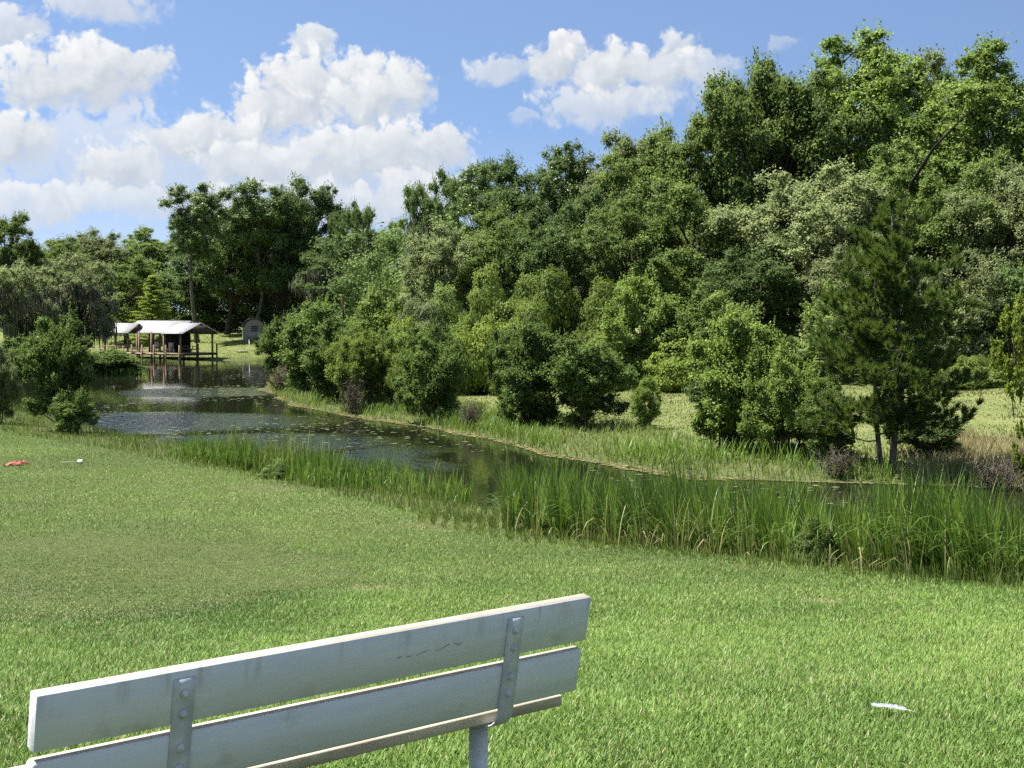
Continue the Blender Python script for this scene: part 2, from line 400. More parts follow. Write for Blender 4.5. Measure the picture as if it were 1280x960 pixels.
reed_patch('reeds', 'yellow green reeds by the water in the middle of the near bank', 60000, (-12, -1.2), (29, 57), .2, 4.4, .95, .028, 'reed', 43, 5,
           dens=lambda X, Y, s: sm(Y, 37.5, 42)*(1-sm(Y, 45.5, 51))*(.2+.8*sm(vnoise(X*.8, Y*.5, 19), .3, .6)))
reed_patch('reeds', 'pale yellow green reeds mixed among the reeds in the middle of the near bank', 26000, (-12, -1.2), (29, 57), .2, 4.2, 1.2, .026, 'reedy', 48, 5,
           dens=lambda X, Y, s: sm(Y, 38, 42)*(1-sm(Y, 45, 52))*sm(vnoise(X*.7, Y*.4, 23), .4, .65))
reed_patch('bank_grass', 'tangled green grass edging the near side of the pond', 150000, (-34, 8), (16, 84), .0, 5.2, .34, .02, 'bankg', 44, 3, .3, cat='grass')
reed_patch('dry_grass', 'straw coloured dead grass along the near lawn edge', 9000, (-32, 8), (16, 82), 3.2, 5.3, .42, .014, 'drygrass', 45, 3, .3, cat='grass', curl=2.0,
           dens=lambda X, Y, s: sm(vnoise(X*.5, Y*.3, 77), .35, .65))

reed_patch('dead_reeds', 'brown bent dead blades among the tall reeds on the near bank', 9000, (-.2, 16), (11, 31), 1.0, 5.4, .95, .016, 'drygrass', 46, 5, curl=2.4)
reed_patch('bank_grass', 'short ragged grass where the lawn meets the tall reeds', 70000, (-2, 14), (12, 32), 4.2, 6.0, .26, .012, 'bankg', 47, 3, .25, cat='grass', curl=1.6)

def far_grass(name, label, n, xr, yr, s0, s1, H, W, mat, seed, nseg=3, dens=None):
    rng = np.random.default_rng(seed); mb = MB()
    X = rng.uniform(*xr, n); Y = rng.uniform(*yr, n); s = pond_dist(X, Y)
    ok = ~is_near(X, Y) & (s > s0) & (s < s1)
    if dens is not None: ok &= rng.random(n) < dens(X, Y, s)
    X, Y, s = X[ok], Y[ok], s[ok]; Z = terrain(X, Y, s); k = len(X)
    pat = vnoise(X*.7, Y*.5, seed)
    add_blades(mb, np.stack([X, Y, Z-.03], 1), rng.random(k)*6.283, H*(.4+.6*rng.random(k))*(.5+pat), W*(.6+.8*rng.random(k)), .05+.3*rng.random(k), .2+.9*rng.random(k), nseg, np.clip(.5*rng.random(k)+.5*pat, 0, 1))
    tag(mb.build(name, M[mat]), label, 'grass', kind='stuff')
far_grass('bank_grass', 'long green grass on the far bank at the waterline', 330000, (-30, 32), (38, 158), -.1, 6.5, .52, .03, 'bankg', 51)
far_grass('bank_grass', 'lush bright grass clumps on the far bank below the shrubs', 60000, (-16, 14), (44, 90), .3, 3.4, 0.9, .035, 'reed', 52, 4, dens=lambda X, Y, s: sm(vnoise(X*.35, Y*.25, 12), .42, .7))
far_grass('meadow_grass', 'mown pale grass strip behind the far bank shrubs', 150000, (-12, 45), (44, 96), 4.5, 40, .14, .05, 'meadow', 53, 2)
far_grass('dry_grass', 'pale dry grass on the slope right of the young pine', 42000, (11, 30), (40, 62), .5, 11, .75, .03, 'drygrass', 54, 3, dens=lambda X, Y, s: sm(X/Y, .26, .31))
far_grass('far_lawn_grass', 'bright short grass on the lawn beyond the boathouse', 60000, (-66, -18), (150, 205), .4, 48, .16, .09, 'reedy', 55, 2)
far_grass('bank_grass', 'leafy green growth along the left bank of the pond', 40000, (-70, -28), (104, 150), .05, 9, .9, .06, 'reed', 56, 3)

# floating weed
def floating():
    rng = np.random.default_rng(61)
    def discs(X, Y, r, tone, mb, z):
        n = len(X); k = 7; a = np.arange(k)*2*math.pi/k
        rr = r[:, None]*(.7+.5*rng.random((n, k)))
        v = np.stack([X[:, None]+np.cos(a)*rr, Y[:, None]+np.sin(a)*rr*1.0, np.broadcast_to(z[:, None], (n, k))], -1)
        c = np.stack([X, Y, z], -1)[:, None]
        V = np.concatenate([v, c], 1).reshape(-1, 3); b = (np.arange(n)*(k+1))[:, None]
        t = np.concatenate([b + np.array([i, (i+1) % k, k]) for i in range(k)])
        mb.add(V, None, t, tone=(0., np.tile(tone, k)))
    # yellowish weed mat along the far shore
    mb = MB(); n = 260000; X = rng.uniform(-20, 30, n); Y = rng.uniform(38, 110, n); s = -pond_dist(X, Y)
    wdt = -.1 + 1.5*vnoise(X*.35, Y*.3, 5)**2
    ok = (~is_near(X, Y)) & (s > -.1) & (s < wdt); X, Y = X[ok], Y[ok]; n = len(X)
    discs(X, Y, .035+.085*rng.random(n)**2, np.clip(.7*rng.random(n)+.3*vnoise(X, Y, 3), 0, 1), mb, .006+.03*rng.random(n))
    tag(mb.build('pond_weed', leafmat('yellow weed mat', (.085, .085, .03), (.21, .185, .075), .05, .2, .8, 0)), 'yellowish floating weed mat along the far shore', 'pond weed', kind='stuff')
    mb = MB(); n = 16000; X = rng.uniform(-24, 14, n); Y = rng.uniform(40, 135, n); s = -pond_dist(X, Y)
    dens = sm(vnoise(X*.22, Y*.10, 8), .42, .68)*(1-.5*sm(s, 4, 9))*sm(s, .3, 1.2)
    ok = (s > .3) & (rng.random(n) < dens*.6); X, Y = X[ok], Y[ok]; n = len(X)
    discs(X, Y, .05+.11*rng.random(n)**2, rng.random(n), mb, .006+.012*rng.random(n))
    tag(mb.build('lily_pads', leafmat('lily pads', (.06, .075, .03), (.19, .20, .10), .1, .5, .35, 0)), 'small floating lily pads scattered on the dark water', 'lily pads', kind='stuff')
floating()

# ------------------------------------------------------------------ trees: prototypes
def clump_centres(rng, n, rx, rz, cz, zmin, shell=(.55, 1.0), lobes=.22, gap=.8, top=0.0):
    """centres spread through an uneven ellipsoid shell, kept apart from each other"""
    out = []; ph = rng.random(6)*6.283; tries = 0; md = gap*rx*(3.2/n)**.5*1.25
    while len(out) < n and tries < n*60:
        tries += 1
        d = rng.normal(size=3); d /= np.linalg.norm(d)
        if d[2] < 0 and rng.random() < .35: continue
        a = math.atan2(d[1], d[0])
        lob = 1 + lobes*(math.sin(2*a+ph[0])*.6 + math.sin(3*a+ph[1]+2*d[2])*.5 + math.sin(5*d[2]*2+ph[2]+a)*.5)
        r = rng.uniform(*shell)*(lob if abs(d[2]) < .6 else 1 + (lob-1)*.5)
        if d[2] > 0: r *= 1 + .17*2*d[2]*math.sqrt(max(0, 1-d[2]**2))
        p = np.array([d[0]*rx*r, d[1]*rx*r, cz + d[2]*rz*r*(1+top*max(d[2], 0))])
        if p[2] < zmin: continue
        if all(np.linalg.norm((p-q)*np.array([1, 1, rx/rz*.9])) > md for q in out): out.append(p)
        elif tries > n*30 and rng.random() < .2: out.append(p)
    out = np.array(out); D = np.linalg.norm(out[:, None]-out[None], axis=-1); D.sort(1)
    return out[D[:, 3] < np.quantile(D[:, 3], .8)*1.1]
def puff(mb, rng, c, r, n, L, W, flat=.7, up=.5, tone0=.5, dome=.35, aspect=None):
    d = unit(rng.normal(size=(n, 3))); 
    flip = (d[:, 2] < 0) & (rng.random(n) < dome); d[flip, 2] *= -1
    rad = r*np.minimum(np.abs(rng.normal(size=n))*.45+.45*rng.random(n), 1.35)
    P = c + d*rad[:, None]*np.array([1, 1, flat])
    N = d*.8 + np.array([0, 0, up]) + rng.normal(size=(n, 3))*.55
    tone = np.clip(tone0 + rng.normal(size=n)*.22, 0, 1)
    add_leaves(mb, P, N, L*(.65+.7*rng.random(n)), W*(.65+.7*rng.random(n)), rng, tone)
def bend(a, b, rng, k=.12, n=6, sag=0.0):
    a, b = np.asarray(a, float), np.asarray(b, float); L = np.linalg.norm(b-a)
    t = np.linspace(0, 1, n)[:, None]; off = rng.normal(size=3)*k*L; off2 = rng.normal(size=3)*k*.6*L
    return a + (b-a)*t + np.sin(t*math.pi)*off + np.sin(2*t*math.pi)*off2*.5 + np.array([0, 0, 1])*np.sin(t*math.pi)*sag*L

def proto_broad(seed, H, rx, rz, cz, zmin, ncl, rc, nl, L, W, leanx=0.0, trunks=1, flat=.68, shell=(.5, 1), trunk_r=.3, moss=False, bark='bark', lobes=.22, top=0.0, bs=.62):
    """broadleaf tree or shrub: returns (trunk mesh, crown mesh, moss mesh or None)"""
    rng = np.random.default_rng(seed)
    C = clump_centres(rng, ncl, rx, rz, cz, zmin, shell, lobes, top=top)
    C[:, 0] += leanx*(C[:, 2]/H)
    tr = MB(); cr = MB()
    for k in range(trunks):
        a = rng.random()*6.28; sp = 0 if trunks == 1 else rx*.16
        base = np.array([math.cos(a)*sp, math.sin(a)*sp, -.25])
        topp = np.array([leanx*.7 + math.cos(a)*sp*3, math.sin(a)*sp*3, cz + rz*.45])
        P = bend(base, topp, rng, .05, 9); r = trunk_r*np.linspace(1, .28, 9); r[0] *= 1.4
        tr.tube(P, r, 8)
        ids = [i for i in range(len(C)) if i % trunks == k]
        for i in ids[::(2 if ncl > 40 else 1)]:
            c = C[i]; t = np.clip((c[2]*bs)/topp[2], .18, .95); st = P[int(t*8)]
            tr.tube(bend(st, c - np.array([0, 0, rc*.2]), rng, .10, 6, .06), trunk_r*np.linspace(.34, .05, 6)*(.7+.5*rng.random()), 5, caps=False)
    per = nl // len(C)
    for c in C:
        r = rc*(.65 + .7*rng.random()); t0 = np.clip(.5 + .16*rng.normal(), .15, .85)
        for j in range(5):                                   # each clump is a few sprays of leaves
            o = unit(rng.normal(size=3))*r*np.array([.9, .9, .55]); puff(cr, rng, c + o*(.5+.5*rng.random()), r*(.40+.25*rng.random()), int(per/5*(r/rc)**1.5)+6, L, W, flat, .5, np.clip(t0+.1*rng.normal(), 0, 1))
    ns = 240; c = C[rng.integers(0, len(C), ns)]; ctr = np.array([leanx*.5, 0, cz])
    big_ = H > 8; dv = unit(unit(c-ctr)*.8 + np.array([0, 0, .15 if big_ else .6]) + rng.normal(size=(ns, 3))*(.6 if big_ else .35)); ln = rc*(1.0+(.35 if big_ else .9)*rng.random(ns))
    for q in range(14):
        f = (q+1)/14; P_ = c + dv*(ln*(.35+.65*f))[:, None] + rng.normal(size=(ns, 3))*rc*.10*(1.2-f)
        add_leaves(cr, P_, dv*.3 + rng.normal(size=(ns, 3))*.7 + np.array([0, 0, .4]), L*(.7+.5*rng.random(ns)), W*(.7+.5*rng.random(ns)), rng, np.clip(.55+.2*rng.normal(size=ns)+.15*f, 0, 1))
    n = nl//7; c = C[rng.integers(0, len(C), n)]; d = unit(rng.normal(size=(n, 3)))
    P_ = c + d*rc*(.8+.6*rng.random(n))[:, None]*np.array([1, 1, .8]); P_ = P_[P_[:, 2] > zmin*.8]; n = len(P_)
    add_leaves(cr, P_, rng.normal(size=(n, 3)) + np.array([0, 0, .6]), L*(.6+.6*rng.random(n)), W*(.6+.6*rng.random(n)), rng, np.clip(.5+.25*rng.normal(size=n), 0, 1))
    ms = None
    if moss:
        ms = MB(); low = C[C[:, 2] < np.quantile(C[:, 2], .75)]
        n = 2600; c = low[rng.integers(0, len(low), n)]
        P = c + rng.normal(size=(n, 3))*np.array([rc*.55, rc*.55, rc*.25]); ln = .5 + 1.9*rng.random(n)**1.6
        side = unit(np.stack([rng.normal(size=n), rng.normal(size=n), np.zeros(n)], 1)); wv = side*(.06+.10*rng.random(n))[:, None]
        dn = np.array([0, 0, -1.])*ln[:, None] + rng.normal(size=(n, 3))*.06
        v = np.stack([P - wv, P + wv, P + dn*.55 + wv*.8, P + dn], 1).reshape(-1, 3)
        ms.add(v, np.arange(n*4).reshape(-1, 4), tone=(rng.random(n), 0.))
        ms = ms.mesh('spanish_moss')
    return tr.mesh('trunk', True), cr.mesh('crown'), ms
def proto_youngpine(seed, H=9.0):
    rng = np.random.default_rng(seed); tr = MB(); cr = MB()
    stems = [((0, 0, -.2), (.15, 0, H*.97), .14, 1.0), ((.32, -.12, -.2), (.75, -.1, H*.80), .11, .85)]
    for (a, b, r0, k) in stems:
        P = bend(a, b, rng, .015, 12); tr.tube(P, np.linspace(r0, .02, 12), 9)
        nb = 54 if k == 1 else 32
        for i in range(nb):
            t = .165 + .835*(i/(nb-1)); st = np.array([np.interp(t, np.linspace(0, 1, 12), P[:, j]) for j in range(3)])
            prof = np.interp(t, [.12, .25, .42, .6, .8, 1.0], [2.1, 2.6, 2.8, 2.45, 1.6, .45])*(.5+.68*rng.random())
            a_ = i*2.399 + rng.normal()*.5
            e = st + np.array([math.cos(a_)*prof, math.sin(a_)*prof, prof*(.05+.55*t) + .12])
            B_ = bend(st, e, rng, .08, 7, -.05); tr.tube(B_, np.linspace(.035, .008, 7), 5, caps=False)
            nt_ = int(4 + prof*8.5)
            for j in range(nt_):
                u = .28 + .74*(j+rng.random())/nt_; base = np.array([np.interp(min(u, 1), np.linspace(0, 1, 7), B_[:, c]) for c in range(3)])
                off = rng.normal(size=3)*np.array([.22, .22, .14])*(1.15-u*.4)*prof/2; ax = unit(unit(e-st)*.6 + off*1.0 + np.array([0, 0, 1.0]))
                c = base + off; 
                if rng.random() < .35: tr.tube(np.stack([base, c]), [.008, .005], 4, caps=False)
                n = 64; d = unit(ax + rng.normal(size=(n, 3))*.42); ln = (.20+.14*rng.random(n))[:, None]; pp = c + ax*(rng.random(n)*.16)[:, None]
                Bn = unit(np.cross(d, rng.normal(size=(n, 3))))*.0135
                v = np.stack([pp, pp + d*ln*.4 + Bn, pp + d*ln, pp + d*ln*.4 - Bn], 1).reshape(-1, 3)
                brown = 1 if (rng.random() < .05 and t < .5) else 0
                cr.add(v, np.arange(n*4).reshape(-1, 4), tone=(np.clip((.25+.35*rng.random()) + .15*rng.normal(size=n) + .2*t, 0, 1), 0.))
    return tr.mesh('trunk', True), cr.mesh('crown'), None
def proto_cypress(seed, H=9.0, w=3.0):
    rng = np.random.default_rng(seed); tr = MB(); cr = MB()
    tr.tube(bend((0, 0, -.3), (0, 0, H), rng, .01, 8), np.linspace(.22, .03, 8), 8)
    for i in range(60):
        t = .1 + .9*i/59; ln = w*(1-t**1.3)*(.65+.5*rng.random())+.2; a = i*2.399+rng.normal()*.3
        st = np.array([0, 0, t*H]); e = st + np.array([math.cos(a)*ln, math.sin(a)*ln, .15*ln])
        tr.tube(np.stack([st, (st+e)/2 + np.array([0, 0, .1]), e]), [.04, .02, .01], 4, caps=False)
        for j in range(4): puff(cr, rng, st + (e-st)*(.35+.2*j), .34+.2*ln*.4, 150, .16, .08, .32, 1.0, .35+.4*rng.random())
    return tr.mesh('trunk', True), cr.mesh('crown'), None
def proto_vine(seed, rx=4.0, H=5.0, lumps=16, nl=46000, L=.17, W=.14):
    """a tree or fence line smothered by climbing leaves: leafy skin over rounded lumps"""
    rng = np.random.default_rng(seed); tr = MB(); cr = MB(); C = []
    for i in range(lumps):
        a = rng.random()*6.283; q = rng.random()**.5; r = rx*(.26+.2*rng.random())
        h = H*(1-.6*q**1.5)*(.55+.45*rng.random()) - r*.5
        C.append((math.cos(a)*q*rx*.75, math.sin(a)*q*rx*.75, max(h, r*.3), r))
    for (x, y, z, r) in C:
        tr.tube(bend((0, 0, -.2), (x, y, z), rng, .08, 6), np.linspace(.08, .03, 6), 5)
        n = nl//lumps; d = unit(rng.normal(size=(n, 3))); lob = 1 + .16*np.sin(d[:, 0]*7+x*3)*np.sin(d[:, 1]*6+y)+.14*np.sin(d[:, 2]*9+x)
        P = np.array([x, y, z]) + d*(r*lob*(.82+.22*rng.random(n)))[:, None]*np.array([1, 1, .85]); P[:, 2] = np.abs(P[:, 2])
        add_leaves(cr, P, d + np.array([0, 0, .45]) + rng.normal(size=(n, 3))*.38, L*(.6+.7*rng.random(n)), W*(.6+.7*rng.random(n)), rng, np.clip(.5+.2*rng.normal(size=n)+.12*rng.normal(), 0, 1))
        # trailing shoots
        for j in range(10):
            d1 = unit(rng.normal(size=3)+np.array([0, 0, .6])); p = np.array([x, y, z]) + d1*r*np.array([1, 1, .85])*np.linspace(.95, 1.28, 9)[:, None] - np.array([0, 0, .3])*np.linspace(0, 1, 9)[:, None]**2
            add_leaves(cr, p + rng.normal(size=(9, 3))*.06, d1 + rng.normal(size=(9, 3))*.6, L*.9, W*.9, rng, np.full(9, .75))
    return tr.mesh('trunk', True), cr.mesh('crown'), None
def proto_dead(seed, rx=1.2, H=1.5):
    rng = np.random.default_rng(seed); tr = MB()
    for i in range(60):
        a = rng.random()*6.283; e = np.array([math.cos(a)*rx*rng.random(), math.sin(a)*rx*rng.random(), H*(.5+.5*rng.random())])
        P = bend((e[0]*.2, e[1]*.2, -.1), e, rng, .12, 6); tr.tube(P, np.linspace(.022, .008, 6), 4, caps=False)
        for j in range(8):
            st = P[rng.integers(2, 6)]; tr.tube(bend(st, st + unit(rng.normal(size=3)+np.array([0, 0, .5]))*(.2+.4*rng.random()), rng, .1, 4), np.linspace(.012, .006, 4), 3, caps=False)
    return None, tr.mesh('twigs'), None
def proto_frond(seed, H=3.0):
    """cabbage palm: trunk and fan fronds"""
    rng = np.random.default_rng(seed); tr = MB(); cr = MB()
    tr.tube(bend((0, 0, -.2), (.1, 0, H*.7), rng, .02, 7), np.linspace(.16, .13, 7), 9)
    for i in range(26):
        a = i*2.399; el = rng.uniform(-.35, 1.2); d = np.array([math.cos(a)*math.cos(el), math.sin(a)*math.cos(el), math.sin(el)])
        st = np.array([.1, 0, H*.7]); e = st + d*(.7+.2*rng.random()); tr.tube(np.stack([st, e]), [.02, .012], 4, caps=False)
        n = 34; side = unit(np.cross(d, [0, 0, 1])); f = np.linspace(-1.35, 1.35, n)
        dd = d*np.cos(f)[:, None] + side*np.sin(f)[:, None] - np.array([0, 0, .25]); ln = (.75-.15*np.abs(f))[:, None]
        B = unit(np.cross(dd, np.cross(side, d)))*.025
        v = np.stack([np.broadcast_to(e, (n, 3)), e + dd*ln*.5 + B, e + dd*ln - np.array([0, 0, .12]), e + dd*ln*.5 - B], 1).reshape(-1, 3)
        cr.add(v, np.arange(n*4).reshape(-1, 4), tone=(np.full(n, .3+.4*rng.random()), 0.))
    return tr.mesh('trunk', True), cr.mesh('crown'), None

def bounds(meshes):
    co = []
    for me in meshes:
        if me is None: continue
        a = np.empty(len(me.vertices)*3, np.float32); me.vertices.foreach_get('co', a); co.append(a.reshape(-1, 3))
    a = np.concatenate(co); r = np.hypot(a[:, 0], a[:, 1])
    return float(np.quantile(a[:, 2], .9995)), float(np.quantile(np.abs(a[:, :2]), .996))*2
PROTO = {}
def reg(key, name, meshes, bark='bark', cat='tree'):
    for me in meshes:
        if me is not None: me.materials.append(M['bark'])
    H, Wd = bounds(meshes); PROTO[key] = dict(name=name, m=meshes, H=H, W=Wd, bark=bark, cat=cat)
reg('oakA', 'oak_tree', proto_broad(101, 17, 6.4, 6.2, 10.2, 3.2, 120, 1.12, 84000, .25, .14, trunk_r=.42))
reg('oakB', 'oak_tree', proto_broad(102, 16, 6.0, 5.6, 9.6, 3.0, 105, 1.15, 80000, .24, .135, trunk_r=.40, leanx=1.2, lobes=.3))
reg('oakM', 'mossy_oak_tree', proto_broad(103, 15, 6.6, 5.0, 9.2, 3.2, 90, 1.12, 60000, .26, .14, trunk_r=.42, moss=True, lobes=.3, leanx=1.5))
reg('tallA', 'broadleaf_tree', proto_broad(104, 22, 5.2, 8.6, 13.2, 4.2, 130, 1.08, 90000, .25, .15, trunk_r=.36, lobes=.17))
reg('tallB', 'broadleaf_tree', proto_broad(105, 22, 4.6, 8.8, 13.0, 4.0, 110, 1.0, 74000, .24, .145, trunk_r=.33, lobes=.24, shell=(.45, 1)))
reg('pineA', 'pine_tree', proto_broad(111, 20, 3.7, 5.0, 14.6, 8.4, 72, .86, 60000, .30, .075, trunk_r=.27, lobes=.3, flat=.75, shell=(.35, 1), bs=.88), 'barkgrey')
reg('pineB', 'pine_tree', proto_broad(112, 20, 3.2, 4.6, 15.0, 9.0, 50, .80, 42000, .30, .075, trunk_r=.24, lobes=.4, flat=.75, shell=(.35, 1), bs=.88), 'barkgrey')
reg('shrubA', 'shrub', proto_broad(121, 4.4, 1.9, 2.25, 2.2, .25, 95, .42, 60000, .12, .07, trunks=4, trunk_r=.07, shell=(.4, 1), lobes=.18), cat='shrub')
reg('shrubB', 'shrub', proto_broad(122, 4.6, 1.8, 2.4, 2.25, .25, 85, .41, 58000, .12, .075, trunks=3, trunk_r=.07, shell=(.4, 1), lobes=.3), cat='shrub')
reg('shrubC', 'shrub', proto_broad(123, 4.0, 2.2, 1.9, 1.8, .2, 105, .40, 64000, .11, .06, trunks=5, trunk_r=.06, shell=(.4, 1), lobes=.25), cat='shrub')
reg('willow', 'feathery_shrub', proto_broad(124, 3.6, 1.7, 1.8, 1.7, .2, 95, .38, 60000, .17, .03, trunks=5, trunk_r=.05, shell=(.3, 1), lobes=.3, flat=1.0), cat='shrub')
reg('sap', 'sapling', proto_broad(125, 4.5, 1.2, 2.1, 2.4, .5, 26, .34, 3600, .17, .11, trunks=1, trunk_r=.05, shell=(.3, 1), lobes=.4), cat='sapling')
reg('vineA', 'vine_thicket', proto_vine(131, 4.2, 5.2, 17), cat='thicket')
reg('vineB', 'vine_thicket', proto_vine(132, 3.6, 5.6, 13), cat='thicket')
reg('low', 'bush', proto_vine(133, 3.0, 2.0, 14, 40000, .15, .11), cat='bush')
reg('youngpine', 'young_pine_tree', proto_youngpine(141), 'barkgrey')
reg('cypress', 'cypress_tree', proto_cypress(142), 'barkgrey')
reg('palm', 'palm_tree', proto_frond(143), 'barkgrey')
reg('dead', 'dead_shrub', proto_dead(151), cat='dead shrub')

def plant(key, px, Y, top, wpx, mat, label, group=None, rz=None, base=None, barkm=None):
    """one plant with its trunk and crown; its size is the one it has in the photograph at distance Y"""
    p = PROTO[key]; X = (px - CX)/F*Y; z = tz(X, Y) if base is None else base
    H = atY(px, top, Y)[2] - z; Wm = wpx/F*Y
    o = empty(p['name'], (X, Y, z), rng0.random()*6.283 if rz is None else rz)
    o.scale = (Wm/p['W'], Wm/p['W'], H/p['H'])
    tag(o, label, p['cat'], group)
    for me, nm, mt in zip(p['m'], ('trunk', 'crown', 'spanish_moss'), (M[barkm or p['bark']], M[mat], M['moss'])):
        if me is None: continue
        if key == 'dead': nm, mt = 'twigs', M['twig']
        c = bpy.data.objects.new(nm, me); COL.objects.link(c); c.parent = o
        c.material_slots[0].link = 'OBJECT'; c.material_slots[0].material = mt
    return o
GR, GL, GV, GS = 'tall trees behind the far bank', 'trees around the boathouse', 'vine covered thickets at the wood edge', 'shrubs on the far bank'
